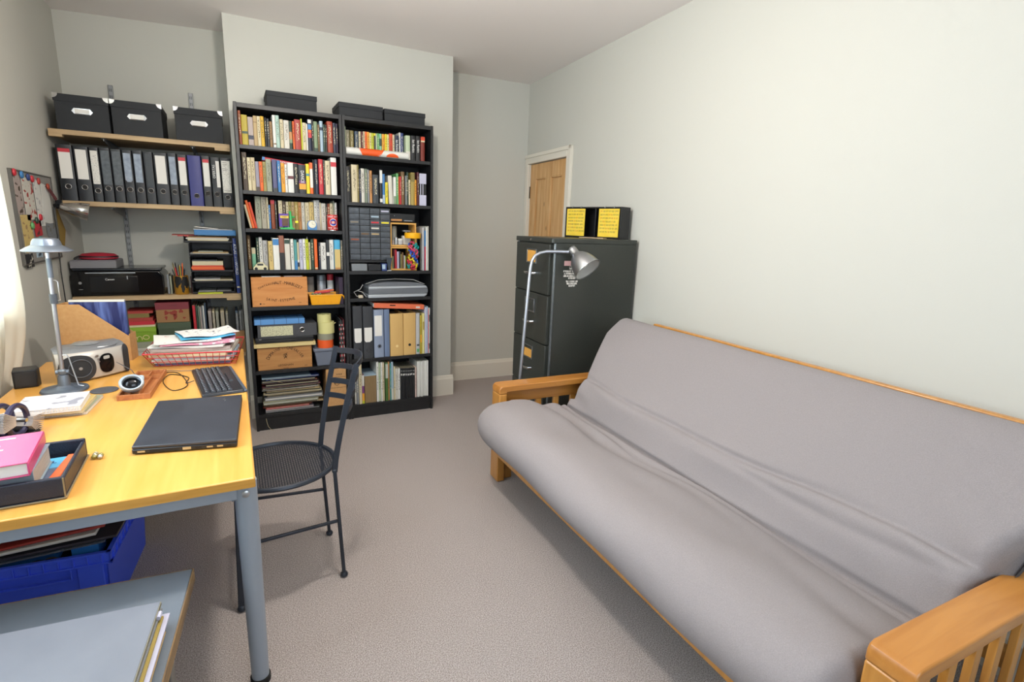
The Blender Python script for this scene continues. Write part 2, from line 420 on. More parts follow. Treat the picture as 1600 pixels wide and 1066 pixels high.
# ================================================================== BOOKCASES
BW, BH, BD, PT = .603, 2.02, .28, .018
SH = {'L': [1.788, 1.530, 1.306, 1.055, .822, .405, .11], 'R': [1.788, 1.493, 1.043, .857, .432, .10]}
BX = {'L': 0.0, 'R': .603}
def bookcase(side, label):
    x = BX[side]
    t = thing('bookcase', label, 'bookcase', (x, 0, 0), group='black bookcases')
    M().box(.001, PT, 0, BD, 0, BH).build('side_panel', blackm, t, bevel=.001)
    M().box(BW-PT, BW-.001, 0, BD, 0, BH).build('side_panel', blackm, t, bevel=.001)
    M().box(PT, BW-PT, .0, BD, BH-.028, BH-.003).build('top_panel', blackm, t, bevel=.001)
    M().box(PT, BW-PT, BD-.006, BD-.002, .07, BH-.028).build('back_panel', blackboard, t)
    M().box(PT, BW-PT, .012, .026, 0, SH[side][-1]-.022).build('plinth', blackm, t)
    for z in SH[side]:
        M().box(PT+.0005, BW-PT-.0005, .004, BD-.008, z-.022, z).build('shelf', blackm, t, bevel=.001)
    return t
bookcase('L', 'tall black bookcase on the left, holding wine crates and a tin')
bookcase('R', 'tall black bookcase on the right, holding the drawer unit and scanner')

# ================================================================== BOOKS
ROWS = {
'L1': '0.021 0.036 0.188 rust brown|0.037 0.069 0.167 mustard|0.07 0.099 0.159 pinkish grey|0.1 0.12 0.169 tan|0.12 0.139 0.169 cream|0.139 0.157 0.17 golden yellow|0.16 0.171 0.166 black|0.172 0.185 0.161 charcoal|0.185 0.201 0.148 tan brown|0.204 0.221 0.185 white|0.222 0.241 0.185 pale mint|0.244 0.263 0.166 cream|0.265 0.294 0.163 off-white|0.295 0.312 0.163 dark green|0.315 0.325 0.163 orange|0.326 0.361 0.175 brick red|0.362 0.37 0.182 lime|0.37 0.392 0.161 cream|0.393 0.401 0.157 white|0.403 0.424 0.185 navy|0.425 0.435 0.185 black|0.436 0.459 0.177 sage green|0.46 0.471 0.161 brown|0.473 0.492 0.184 pale blue|0.492 0.503 0.165 dark green|0.504 0.514 0.163 black|0.516 0.55 0.187 rust red|0.55 0.569 0.181 navy|0.569 0.581 0.178 dark purple',
'L2': '0.025 0.052 0.217 dark brown|0.053 0.071 0.189 cream|0.072 0.094 0.191 tan cream|0.095 0.115 0.17 lilac grey|0.116 0.135 0.172 orange|0.135 0.153 0.173 olive tan|0.154 0.183 0.19 stone|0.188 0.214 0.19 slate purple|0.216 0.234 0.186 bright blue|0.236 0.257 0.173 amber|0.258 0.271 0.167 white|0.273 0.307 0.178 white|0.309 0.336 0.176 black|0.336 0.378 0.172 charcoal|0.38 0.401 0.18 yellow|0.402 0.42 0.189 orange|0.423 0.431 0.207 black|0.433 0.452 0.21 navy|0.456 0.482 0.214 red|0.485 0.494 0.213 dark grey|0.495 0.524 0.208 cream|0.529 0.564 0.23 white',
'L3': '0.083 0.114 0.194 stone|0.116 0.145 0.192 pale stone|0.147 0.158 0.191 cream|0.158 0.168 0.146 bright blue|0.171 0.193 0.178 rust brown|0.195 0.205 0.172 dark grey|0.215 0.238 0.176 cream|0.24 0.257 0.172 dark brown|0.259 0.274 0.171 cream|0.274 0.291 0.172 olive tan|0.291 0.309 0.172 tan|0.31 0.331 0.173 ochre|0.331 0.349 0.172 orange tan|0.35 0.37 0.172 off-white|0.372 0.397 0.172 cream|0.398 0.424 0.176 straw|0.427 0.444 0.188 white|0.444 0.461 0.19 pale grey|0.461 0.47 0.176 cream|0.471 0.499 0.172 off-white|0.5 0.51 0.17 black|0.511 0.525 0.171 rust brown|0.526 0.545 0.175 cream|0.546 0.556 0.19 stone|0.557 0.569 0.18 white',
'L4': '0.024 0.042 0.208 brown|0.043 0.0455 0.20 black|0.046 0.068 0.131 mint green|0.074 0.088 0.195 dark green|0.09 0.109 0.197 white|0.111 0.138 0.178 pale grey|0.139 0.163 0.177 straw|0.165 0.2 0.196 white|0.201 0.231 0.212 chestnut brown|0.233 0.264 0.193 off-white|0.268 0.286 0.192 white|0.287 0.304 0.188 teal|0.304 0.317 0.172 cream|0.319 0.339 0.191 lilac white|0.34 0.355 0.194 white|0.356 0.374 0.192 lime|0.374 0.386 0.173 cream|0.388 0.406 0.193 dark green|0.409 0.428 0.194 orange|0.435 0.445 0.172 navy|0.447 0.481 0.172 white|0.483 0.501 0.191 charcoal|0.502 0.53 0.191 white|0.533 0.57 0.192 sky blue|0.573 0.584 0.19 slate brown',
'R1': '0.026 0.033 0.176 pale green|0.034 0.058 0.155 olive grey|0.06 0.084 0.154 olive brown|0.09 0.113 0.153 slate blue|0.116 0.129 0.154 cream|0.133 0.144 0.154 maroon|0.145 0.155 0.157 cream|0.156 0.17 0.157 orange|0.17 0.184 0.157 amber|0.185 0.198 0.153 pale yellow|0.198 0.212 0.153 lime|0.213 0.225 0.153 yellow|0.226 0.235 0.153 pale green|0.236 0.249 0.155 green|0.25 0.266 0.154 mint green|0.267 0.287 0.154 amber|0.288 0.301 0.156 yellow|0.302 0.315 0.155 pale yellow|0.316 0.338 0.162 red orange|0.339 0.352 0.157 cream|0.354 0.381 0.154 navy|0.384 0.393 0.176 white|0.394 0.413 0.174 dark blue|0.419 0.449 0.157 pale green|0.454 0.484 0.158 black|0.488 0.517 0.159 black|0.521 0.549 0.159 brown red',
'R2': '0.02 0.047 0.222 black|0.055 0.091 0.236 cream|0.091 0.102 0.238 olive brown|0.103 0.115 0.206 navy|0.116 0.139 0.216 off-white|0.139 0.154 0.215 grey green|0.155 0.167 0.211 grey|0.169 0.185 0.206 orange tan|0.19 0.23 0.183 dark slate|0.235 0.253 0.22 black|0.255 0.272 0.192 bright blue|0.275 0.293 0.14 yellow|0.330 0.347 0.177 white|0.349 0.364 0.202 green|0.365 0.371 0.183 orange|0.372 0.381 0.183 red|0.382 0.406 0.216 brown|0.411 0.421 0.192 grey|0.422 0.433 0.216 dark green|0.435 0.447 0.167 cream|0.449 0.475 0.215 ochre|0.477 0.49 0.17 amber|0.494 0.504 0.22 dark red',
'R6': '0.034 0.045 0.284 off-white|0.046 0.06 0.279 grey|0.063 0.083 0.289 cream|0.083 0.1 0.211 purple|0.188 0.203 0.298 white|0.203 0.218 0.288 pale green|0.219 0.229 0.292 white|0.23 0.245 0.288 cream|0.251 0.27 0.286 spiral green|0.271 0.283 0.29 orange tan|0.283 0.293 0.28 teal|0.294 0.31 0.286 pale blue|0.312 0.322 0.251 cream|0.323 0.343 0.235 off-white|0.344 0.36 0.233 white|0.363 0.375 0.234 black|0.376 0.388 0.233 black|0.389 0.401 0.232 black|0.402 0.414 0.232 black|0.415 0.427 0.231 black|0.429 0.441 0.23 black|0.442 0.454 0.23 black|0.455 0.47 0.228 black|0.472 0.483 0.232 red white|0.488 0.501 0.274 white|0.502 0.515 0.273 white|0.517 0.53 0.273 white|0.531 0.545 0.273 white|0.546 0.56 0.273 white|0.561 0.576 0.274 white'}
BASEZ = {'L1': 1.788, 'L2': 1.530, 'L3': 1.306, 'L4': 1.055, 'R1': 1.788, 'R2': 1.493, 'R6': .10}
WHERE = {'L1': 'top shelf of left bookcase', 'L2': 'second shelf of left bookcase', 'L3': 'third shelf of left bookcase', 'L4': 'fourth shelf of left bookcase',
         'R1': 'top shelf of right bookcase', 'R2': 'second shelf of right bookcase', 'R6': 'bottom shelf of right bookcase'}
# bands on spines: (from, to, colour) as fractions of the height
BANDS = {('L1', 1): [(.38, .46, 'dark green')], ('L1', 2): [(.22, .36, 'navy')], ('L1', 3): [(.78, .8, 'brown')], ('L1', 13): [(.35, .62, 'orange tan'), (.22, .35, 'sage green')],
 ('L1', 19): [(.88, .99, 'white'), (.68, .84, 'bright blue'), (.58, .67, 'orange'), (.42, .57, 'red')], ('L1', 21): [(.0, .12, 'dark green')],
 ('L1', 9): [(.1, .14, 'brown')], ('L1', 23): [(.7, .8, 'navy')], ('L2', 3): [(.0, .14, 'dark brown')], ('L2', 7): [(.0, .12, 'dark grey')],
 ('L2', 11): [(.46, .56, 'maroon')], ('L2', 13): [(.14, .34, 'amber'), (.34, .44, 'purple')], ('L2', 14): [(.6, .68, 'teal')],
 ('L2', 15): [(.8, .99, 'orange'), (.2, .8, 'white')], ('L2', 21): [(.76, .88, 'red')], ('L3', 4): [(.86, .99, 'red')],
 ('L4', 2): [(.72, .99, 'cream')], ('L4', 7): [(.78, .97, 'bright blue')], ('L4', 8): [(.0, .5, 'black')], ('L4', 9): [(.84, .97, 'dark green')],
 ('L4', 11): [(.0, .3, 'bright blue')], ('L4', 12): [(.1, .26, 'navy'), (.26, .36, 'white')], ('L4', 21): [(.46, .58, 'white')], ('L4', 23): [(.06, .68, 'straw'), (.0, .06, 'orange tan')],
 ('L4', 18): [(.02, .06, 'cream')], ('R1', 11): [(.3, .9, 'charcoal')], ('R1', 14): [(.5, .8, 'dark green')], ('R1', 26): [(.84, .99, 'red orange'), (.78, .84, 'cream')],
 ('R1', 23): [(.0, .36, 'off-white')], ('R2', 9): [(.6, .97, 'white'), (.04, .14, 'white')], ('R2', 10): [(.0, .3, 'pale blue')], ('R2', 12): [(.0, .3, 'sage green')],
 ('R2', 20): [(.72, .97, 'olive brown')], ('R6', 3): [(.62, .99, 'off-white'), (.1, .36, 'amber'), (.0, .1, 'lime')], ('R6', 8): [(.6, .97, 'white')], ('R6', 11): [(.0, .3, 'off-white')]}
SPT = {('R1', 20): ('Ian Rankin', 'white'), ('R1', 24): ('Ian Rankin', 'white'), ('R1', 25): ('Ian Rankin', 'white'), ('L2', 13): ('DANCE', 'white'), }
ADJ = {}
def book_mesh(w, h, d, spine_r=.0015):
    """spine faces -Y; local origin at the foot of the spine's left edge"""
    m = M(); c = .0016 if w > .008 else .0008
    r = min(w*.22, .004)
    pr = [(0, d), (0, r), (w*.12, r*.35), (w*.5, 0), (w*.88, r*.35), (w, r), (w, d), (w-c, d), (w-c, r+.002), (c, r+.002), (c, d)]
    # cover as a bent band
    n = len(pr)
    vs = [(p[0], p[1], 0) for p in pr]+[(p[0], p[1], h) for p in pr]
    fs = [(i, (i+1) % n, n+(i+1) % n, n+i) for i in range(n)]
    # caps: two boards and spine strip as quads
    quads = [(0, 1, 9, 10), (1, 2, 8, 9), (2, 3, 4, 8), (4, 5, 8), (5, 6, 7, 8)]
    fs += [tuple(q[::-1]) for q in quads]+[tuple(n+i for i in q) for q in quads]
    m.add(vs, fs, 0)
    m.box(c, w-c, r+.002, d-.003, .002, h-.003, 1)
    return m
def say(n): return n
placed = {}
for row, txt in ROWS.items():
    ent = [e.split(' ', 3) for e in txt.split('|')]
    bx = BX[row[0]]; bz = BASEZ[row]; last = 0
    names = [e[3] for e in ent]
    labs = []
    for i, (a, b, h, n) in enumerate(ent):
        w = float(b)-float(a); h = float(h)
        wd = 'slim' if w < .0145 else ('thick' if w > .027 else '')
        kind = 'journal' if (row == 'R6' and n == 'black') else ('magazine' if row == 'R6' else 'book')
        nm = {'spiral green': 'green spiral-bound', 'red white': 'reddish white'}.get(n, n)
        def nb(s): return {'spiral green': 'green', 'red white': 'reddish'}.get(s, s)
        if 0 < i < len(ent)-1:
            l_, r_ = nb(names[i-1]), nb(names[i+1])
            rel = 'between %s and %s ones' % (l_, r_) if l_ != r_ else 'between two %s ones' % l_
        elif i == 0: rel = 'at the left end'
        else: rel = 'at the right end'
        labs.append([wd, nm, kind, rel])
    full = [' '.join(x for x in l if x) for l in labs]
    for i in range(len(full)):
        same = [j for j in range(len(full)) if full[j] == full[i]]
        if len(same) > 1:
            k = same.index(i)
            runs = ['first', 'second', 'third', 'fourth', 'fifth', 'sixth', 'seventh', 'eighth']
            labs[i] = [runs[k]] + labs[i]
    for i, (a, b, h, n) in enumerate(ent):
        a = max(float(a), last+.0005); b = float(b); h = float(h); w = b-a; last = b
        d = (.21 if row == 'R6' else .13)+random.random()*.02
        yo = .014+random.random()*.014
        if row == 'L4' and i < 6: yo = .085
        if row == 'R1' and i < 23: yo = .062
        if row == 'L3': yo = .085+random.random()*.008
        d = min(d, .262-yo)
        m = book_mesh(w, h, d)
        bands = BANDS.get((row, i), [])
        mats = [cov(n), pages]
        for z0, z1, cn in bands:
            mats.append(cov(cn)); e = .0006
            m.box(.0008, w-.0008, -e, .003, z0*h, z1*h, len(mats)-1)
        key = (row, i)
        if key in SPT:
            s_, cn = SPT[key]; mats.append(inkwhite)
            m.text(s_, min(w*.78, .026), len(mats)-1, T(w/2, -.0009, h*.58) @ RX(90) @ RZ(-90), ext=.0003, sx=.85)
        elif w > .009 and not (row == 'R6' and n == 'white' and i > 23):
            mats.append(covp(n)); t0 = .42 if bands else .3
            if row == 'R6' and n == 'black':
                mats[-1] = inkwhite; m.box(w*.25, w*.75, -.0006, .002, h*.76, h*.82, len(mats)-1); m.box(w*.3, w*.7, -.0006, .002, h*.9, h*.915, len(mats)-1)
            elif not bands:
                m.box(w*.3, w*.7, -.0005, .002, h*t0, h*.88, len(mats)-1)
        nmk = 'magazine' if row == 'R6' else 'book'
        if row == 'R6' and n == 'spiral green':
            for q in range(26): m.tube([(w*.1, 0, .01+q*.0105), (w*.1, -.004, .013+q*.0105), (w*.8, -.004, .013+q*.0105), (w*.8, .0, .012+q*.0105)], .0012, 5, 0)
        o = m.build(nmk, mats, loc=(bx+a, yo, bz), smooth=False)
        lab = ' '.join(x for x in labs[i] if x)+', '+WHERE[row]
        tag(o, lab, nmk, nmk+'s on the '+WHERE[row].replace(' of ', ' of the '))

def loose_book(name, label, cat, w, h, d, cn, loc, rot, group=None, extra=None, text=None):
    m = book_mesh(w, h, d); mats = [cov(cn), pages]
    if extra:
        for z0, z1, c2 in extra: mats.append(cov(c2)); m.box(.0008, w-.0008, -.0006, .003, z0*h, z1*h, len(mats)-1)
    o = m.build(name, mats, loc=loc, rot=[radians(x) for x in rot], smooth=False)
    if text:
        mats.append(inkwhite); m2 = M().text(text[0], text[1], 0, T(w/2, -.0009, h*.5) @ RX(90) @ RZ(-90), ext=.0003, sx=text[2] if len(text) > 2 else 1)
        m2.build('spine_lettering', inkwhite, o, smooth=False)
    return tag(o, label, cat, group)
# flat red book lying on top of row two (spine to the room, tilted down to the right)
loose_book('book', 'red paperback lying flat and tilted on the books of the second shelf', 'book', .021, .246, .16, 'red', (.138, .035, 1.733), (0, 96.5, 0), text=('GARDENING', .016, 1.3), extra=[(.0, .06, 'bright blue')])
# three leaning thin books on row three
loose_book('book', 'cream paperback leaning leftmost on the third shelf', 'book', .011, .142, .11, 'cream', (.047, .07, 1.3062), (0, -11, 0))
loose_book('book', 'orange paperback leaning beside the cream one on the third shelf', 'book', .0145, .168, .11, 'orange', (.0595, .072, 1.3065), (0, -11.5, 0))
loose_book('book', 'scarlet paperback leaning against upright books on the third shelf', 'book', .0135, .158, .11, 'red orange', (.0755, .074, 1.3065), (0, -11.5, 0))
# slanted white book and boxed white books on the right bookcase's second shelf
loose_book('book', 'white paperback leaning left between the yellow book and a white one', 'book', .026, .185, .13, 'off-white', (.603+.302, .03, 1.4935), (0, -2.2, 0))
m = M(); m.box(0, .05, 0, .15, 0, .215, 0); m.box(-.0, .05, -.001, .004, .145, .214, 1); m.box(0, .05, -.001, .004, .0, .071, 1)
m.box(.006, .012, -.0015, .002, .072, .144, 1); m.box(.023, .028, -.0015, .002, .072, .144, 1)
tag(m.build('book', [cov('black'), cov('lilac white')], loc=(.603+.508, .016, 1.493), bevel=.001), 'thick black and white hardback at the right end of the second shelf', 'book')

# ---- third shelf things
# green plastic stand toy with a small display box
t = thing('desk_toy', 'small green plastic toy stand with a purple and brown box on the third shelf', 'toy', (.215, .03, 1.306))
gm = mat('green_plastic', '#2fae58', .3); pm = mat('purple_card', '#5a3a9c', .5)
m = M(); m.prism([(0, 0), (.082, 0), (.088, .004), (.072, .012), (.068, .10), (.058, .105), (.056, .014), (0, .008)], 0, .03, 'Y'); m.tube([(.066, .015, .075), (.09, .015, .078)], [.008, .004], 10); m.lathe([(0, 0), (.008, 0), (.008, .012), (0, .012)], 12, 0, T(.062, .015, .10))
m.build('stand', gm, t, bevel=.001)
m = M(); m.box(-.004, .05, .003, .03, .016, .095, 0); m.box(.012, .048, .0015, .006, .02, .066, 1); m.box(.002, .052, .001, .006, .068, .083, 2)
m.build('display_box', [pm, mat('brown_print', '#5c4438', .6), mat('yellow_label', '#e6c94e', .5)], t, bevel=.001)
M().text('TIMBER', .009, 0, T(.027, .0006, .0755) @ RX(90)).build('lettering', inkblack, t, smooth=False)
m = M(); m.box(0, .018, 0, .002, 0, .012); m.tube([(.009, .003, .006), (.009, .05, .006)], .0008, 5)
tag(m.build('shelf_tag', mat('bright_yellow', '#e8e020', .5), loc=(.304, .03, 1.348)), 'tiny bright yellow tag poking out between tan books', 'tag')
# blue clock
t = thing('clock', 'small blue arched clock with a cream dial on the third shelf', 'clock', (.375, .028, 1.306))
pr = [(0, 0), (.058, 0), (.058, .03)]+[(.029+.029*cos(radians(a)), .033+.029*sin(radians(a))) for a in range(0, 181, 15)]+[(0, .03)]
M().prism(pr, 0, .022, 'Y').build('case', mat('blue_enamel', '#4a82b8', .35), t, bevel=.0015)
M().lathe([(0, 0), (.0225, 0), (.0235, .002), (.0225, .003), (0, .003)], 28, 0, T(.029, .0, .036) @ RX(90)).build('dial', mat('cream_dial', '#e0dcc8', .4), t)
m = M(); m.box(-.0006, .0006, -.001, 0, 0, .016); m.box(-.0006, .012, -.001, 0, -.0006, .0006)
m.build('hands', inkblack, t, loc=(.029, -.0032, .036))
# red tin
t = thing('tin', 'round red tin with white lettering and a blue emblem on the third shelf', 'tin', (.533, .052, 1.306))
M().lathe([(0, 0), (.032, 0), (.033, .002), (.033, .098), (.032, .101), (0, .101)], 32).build('can', mat('red_tin', '#c02c2c', .35), t)
M().lathe([(.0336, 0), (.0342, .001), (.0336, .004), (.033, .004)], 32).build('rim', chrome, t)
def wrap_text(body, size, R, z, span):
    m = M(); n = len(body)
    for i, ch in enumerate(body):
        if ch == ' ': continue
        a = -90+(i-(n-1)/2)*span/(n-1)
        m.text(ch, size, 0, T(R*cos(radians(a)), R*sin(radians(a)), z) @ RZ(a+90) @ RX(90), ext=.0003)
    return m
m = wrap_text("UNCLE JOE'S", .013, .0335, .088, 110); m2 = wrap_text('MINT BALLS', .013, .0335, .016, 105)
m.v += [];
m.build('lettering', inkwhite, t, smooth=False); m2.build('lettering', inkwhite, t, smooth=False)
def disc_on(R, r, z, col, k=0, n=24, lift=.0004):
    m = M(); vs = [(R+lift)*Vector((0, -1, 0))+Vector((0, 0, z))]
    for i in range(n):
        a = 2*pi*i/n; dx = r*cos(a); ph = -pi/2+dx/R
        vs.append(Vector(((R+lift)*cos(ph), (R+lift)*sin(ph), z+r*sin(a))))
    m.add(vs, [(0, i+1, (i+1) % n+1) for i in range(n)]); return m
disc_on(.033, .024, .052, 0).build('emblem_ring', inkwhite, t, smooth=False)
disc_on(.033, .0205, .052, 0, lift=.0007).build('emblem', mat('emblem_blue', '#27389c', .4), t, smooth=False)
m = disc_on(.033, .009, .052, 0, lift=.001); m.build('emblem_centre', mat('emblem_pink', '#d8a898', .5), t, smooth=False)
# ---- fourth shelf ornament
m = M()
prof = [(-.042, 0), (-.04, .014), (-.034, .02), (-.026, .03), (-.012, .043), (.004, .046), (.018, .042), (.028, .028), (.038, .022), (.042, .012), (.042, 0)]
m.prism(prof, -.02, .02, 'Y')
for sx in (-.025, .025):
    m.lathe([(0, 0), (.009, 0), (.009, .006), (0, .006)], 14, 1, T(sx, -.017, .007) @ RX(90))
m.box(-.018, .016, -.0208, -.018, .026, .038, 1)
tag(m.build('ornament', [mat('cream_glaze', '#cfc8a4', .35), blkplastic], loc=(.0885, .04, 1.055), bevel=.003), 'small cream rounded ornament in front of the books on the fourth shelf', 'ornament')
m = M(); m.lathe([(0, 0), (.004, .001), (.003, .006), (.005, .010), (.002, .016), (0, .017)], 10)
tag(m.build('figurine', steel, loc=(.372, .06, 1.055+.1925)), 'tiny grey figurine perched on top of the fourth-shelf books', 'figurine')

# ---- fifth shelf: crate, basket, jars
def crate(w, h, d, lines, woodm, name_lab, loc, lid=None, nails=True):
    t = thing('wine_crate', name_lab, 'wooden crate', loc)
    m = M(); tt = .009
    m.box(0, w, 0, tt, 0, h); m.box(0, w, d-tt, d, 0, h); m.box(0, tt, tt, d-tt, 0, h); m.box(w-tt, w, tt, d-tt, 0, h); m.box(tt, w-tt, tt, d-tt, 0, tt)
    m.box(tt, w-tt, tt, d-tt, h-tt, h)
    m.build('box', woodm, t, bevel=.0015)
    if nails:
        n = M()
        for x in (.006, w-.006):
            for z in (.02, h/2, h-.02): n.lathe([(0, 0), (.0018, 0), (.0018, .0008), (0, .0008)], 8, 0, T(x, 0, z) @ RX(90))
        n.build('nails', mat('rusty_nail', '#4a3a30', .6, .5), t)
    L = M()
    lines(L, w, h); L.build('lettering', ink, t, smooth=False)
    return t
def lines1(L, w, h):
    q = T(w/2, -.0006, h/2) @ RX(90)
    # top arc
    cx = Matrix.Translation((0, -.17, 0))
    top1 = 'CHÂTEAU'; n = len(top1)
    R = .235
    for body, a0, a1, s in (('CHATEAU', -31, -13, .018), ('HAUT-MARBUZET', -9, 32, .027)):
        for i, ch in enumerate(body):
            a = a0+(a1-a0)*i/(len(body)-1)
            L.text(ch, s if not (body == 'CHATEAU' and i == 0) else .02, 0, q @ Matrix.Translation((0, -.178, 0)) @ RZ(-a) @ Matrix.Translation((0, R, 0)), sx=.85)
    for i, ch in enumerate('SAINT-ESTEPHE'):
        a = -17+34*i/12
        L.text(ch, .024, 0, q @ Matrix.Translation((0, .215, 0)) @ RZ(a) @ Matrix.Translation((0, -.272, 0)), sx=.9)
    L.text('mise', .008, 0, q @ T(-.10, -h/2+.018, 0)); L.text('2003', .008, 0, q @ T(.115, -h/2+.02, 0))
    L.lathe([(0, 0), (.005, 0), (.005, .0005), (0, .0005)], 12, 0, q @ T(-.118, -h/2+.018, 0))
crate(.328, .186, .2, lines1, cratewood, 'orange wooden wine crate lettered HAUT-MARBUZET beside the yellow basket', (.028, .02, .822))
def lines2(L, w, h):
    q = T(w/2, -.0006, h/2) @ RX(90)
    for i, ch in enumerate('DOMAINE'):
        a = -62+45*i/6
        L.text(ch, .026 if i else .031, 0, q @ T(0, -.05, 0) @ RZ(-a) @ T(0, .115, 0), sx=.85)
    for i, ch in enumerate('DE'):
        L.text(ch, .011, 0, q @ T(0, -.05, 0) @ RZ(7-7*i) @ T(0, .112, 0))
    for i, ch in enumerate('CHEVALIER'):
        a = 9+55*i/8
        L.text(ch, .026 if i else .032, 0, q @ T(0, -.05, 0) @ RZ(-a) @ T(0, .115, 0), sx=.85)
    L.text('LEOGNAN', .018, 0, q @ T(0, -.05, 0), sx=1.1)
    L.text('FRANCE', .008, 0, q @ T(0, -.072, 0)); L.text('mise', .007, 0, q @ T(-.125, -.078, 0)); L.text('2005', .008, 0, q @ T(.125, -.062, 0))
    # small shield emblem
    for r_, sx_ in ((.011, 0), (.007, .004)):
        L.tube([(w/2+sx_+r_*cos(a*pi/8), -.0008, h/2+.014+r_*1.2*sin(a*pi/8)) for a in range(16)], .0011, 5, 0, closed=True)
    L.tube([(w/2-.008, -.0008, h/2-.008), (w/2+.006, -.0008, h/2+.02), (w/2+.012, -.0008, h/2+.034)], .0013, 5); L.tube([(w/2+.01, -.0008, h/2-.006), (w/2-.006, -.0008, h/2+.022)], .0013, 5)
crate(.328, .152, .2, lines2, cratewood2, 'worn wooden wine crate lettered DOMAINE DE CHEVALIER under a pale lid', (.035, .02, .405))
m = M(); m.box(.019, .388, .002, .225, 0, .024, 0)
for x in (.03, .376): m.lathe([(0, 0), (.0022, 0), (.0022, .0006), (0, .0006)], 8, 1, T(x, .002, .012) @ RX(90))
tag(m.build('board', [palewood, ink], loc=(0, .004, .5575), bevel=.0015), 'pale wooden board lying as a lid on the lower wine crate', 'board')
# papers lying on the upper crate
m = M(); m.box(0, .1, 0, .12, 0, .004, 0); m.box(.14, .26, 0, .13, 0, .003, 1); m.box(.04, .18, .03, .15, .004, .006, 2)
for nm, x0, x1, z0, h_, c_, lb in (('papers', .09, .2, 1.0085, .004, 'white', 'thin white papers lying on the upper wine crate at its left'), ('papers', .22, .33, 1.0085, .005, 'pinkish grey', 'thin grey-pink papers lying on the upper wine crate at its right')):
    tag(M().box(x0, x1, .03, .16, z0, z0+h_).build(nm, cov(c_)), lb, 'papers')
# yellow basket
t = thing('basket', 'yellow plastic slotted basket of oddments beside the upper wine crate', 'basket', (.366, .012, .822))
ym = mat('yellow_plastic', '#eda51a', .35)
m = M(); A, B = (.012, .188, .008, .14), (0, .204, 0, .15); hh = .064; tk = .003
m.frustum(A, (A[0], A[1], A[2], A[3]), 0, .003)
def wall4(m, A, B, h, tk):
    a0, a1, c0, c1 = A; b0, b1, d0, d1 = B
    for f in (((a0,c0),(a1,c0),(b1,d0),(b0,d0),(0,tk)), ((a0,c1),(a1,c1),(b1,d1),(b0,d1),(0,-tk)), ((a0,c0),(a0,c1),(b0,d1),(b0,d0),(tk,0)), ((a1,c0),(a1,c1),(b1,d1),(b1,d0),(-tk,0))):
        p, q, r, s, o = f
        vs = [(p[0],p[1],0),(q[0],q[1],0),(r[0],r[1],h),(s[0],s[1],h)]
        vs += [(v[0]+o[0], v[1]+o[1], v[2]) for v in vs]
        m.add(vs, [(0,1,2,3),(4,7,6,5),(0,4,5,1),(1,5,6,2),(2,6,7,3),(3,7,4,0)])
wall4(m, A, B, hh, tk)
m.build('tub', ym, t, bevel=.0008)
m = M(); m.tube([(0, 0, hh), (.204, 0, hh), (.204, .15, hh), (0, .15, hh)], .004, 8, closed=True)
for x in (.05, .09, .13, .17): m.box(x-.001, x+.001, .0005, .006, .012, .058)
m.tube([(.204, .01, hh), (.216, .01, hh-.012), (.222, .012, hh-.03)], .0045, 8)
m.build('rim', ym, t)
for (nm, cn, pts, r, lb) in (('marker_pen', 'red', [(.40, .06, .895), (.50, .05, .905)], .006, 'red marker pen lying across the yellow basket'),
                             ('marker_pen', 'orange', [(.41, .085, .900), (.53, .09, .91)], .0065, 'orange marker pen lying behind the red one in the yellow basket'),
                             ('marker_pen', 'lilac white', [(.43, .11, .895), (.52, .12, .918)], .006, 'pale lilac pen lying at the back of the yellow basket')):
    tag(M().tube(pts, r, 10).build(nm, cov(cn)), lb, 'pen')
tag(M().box(0, .05, 0, .05, 0, .05).build('carton', mat('royal_blue_card', '#2c4cc0', .5), loc=(.488, .07, .828), rot=(0, 0, .1), bevel=.001), 'blue carton standing inside the yellow basket', 'carton')
m = M()
for i in range(7): m.tube([(.018*cos(i*1.2)+i*.006, .02*sin(i), .0), (.018*cos(i*1.2+1)+i*.006, .02*sin(i+1), .012), (.018*cos(i*1.2+2)+i*.006, .02*sin(i+2), .002)], .004, 6)
tag(m.build('ribbon_bundle', cov('sage green'), loc=(.395, .05, .883)), 'small pale green tangle at the left of the yellow basket', 'ribbon')
def jar(name, lab, cat, x, y, z, r, h, body, cap, caph, g=None):
    t = thing(name, lab, cat, (x, y, z), group=g)
    M().lathe([(0, 0), (r*.96, 0), (r, .003), (r, h-.004), (r*.94, h), (0, h)], 24).build('body', body, t)
    M().lathe([(r*1.02, h), (r*1.02, h+caph-.002), (r*.98, h+caph), (0, h+caph), (0, h)][::-1], 24).build('lid', cap, t)
    return t
jar('lidded_jar', 'dull grey lidded pot behind the yellow basket, next to the crate', 'jar', .395, .19, .822, .023, .13, mat('grey_pot', '#8c8880', .6), mat('grey_pot_lid', '#9a948c', .6), .04)
jar('lidded_jar', 'silvery jar with a grey lid behind the yellow basket', 'jar', .466, .19, .822, .029, .142, mat('silver_jar', '#b4b8bc', .35, .3), mat('silver_jar_lid', '#8c9498', .4, .4), .04)
jar('bottle', 'white bottle with a red cap at the right of the fifth shelf', 'bottle', .525, .19, .822, .021, .145, cov('white'), cov('red'), .042)
tag(M().box(.556, .582, .03, .2, .8225, 1.0).build('book', mat('dark_plum_cover', '#2c1c34', .5)), 'dark plum box file standing at the right end of the fifth shelf', 'file')

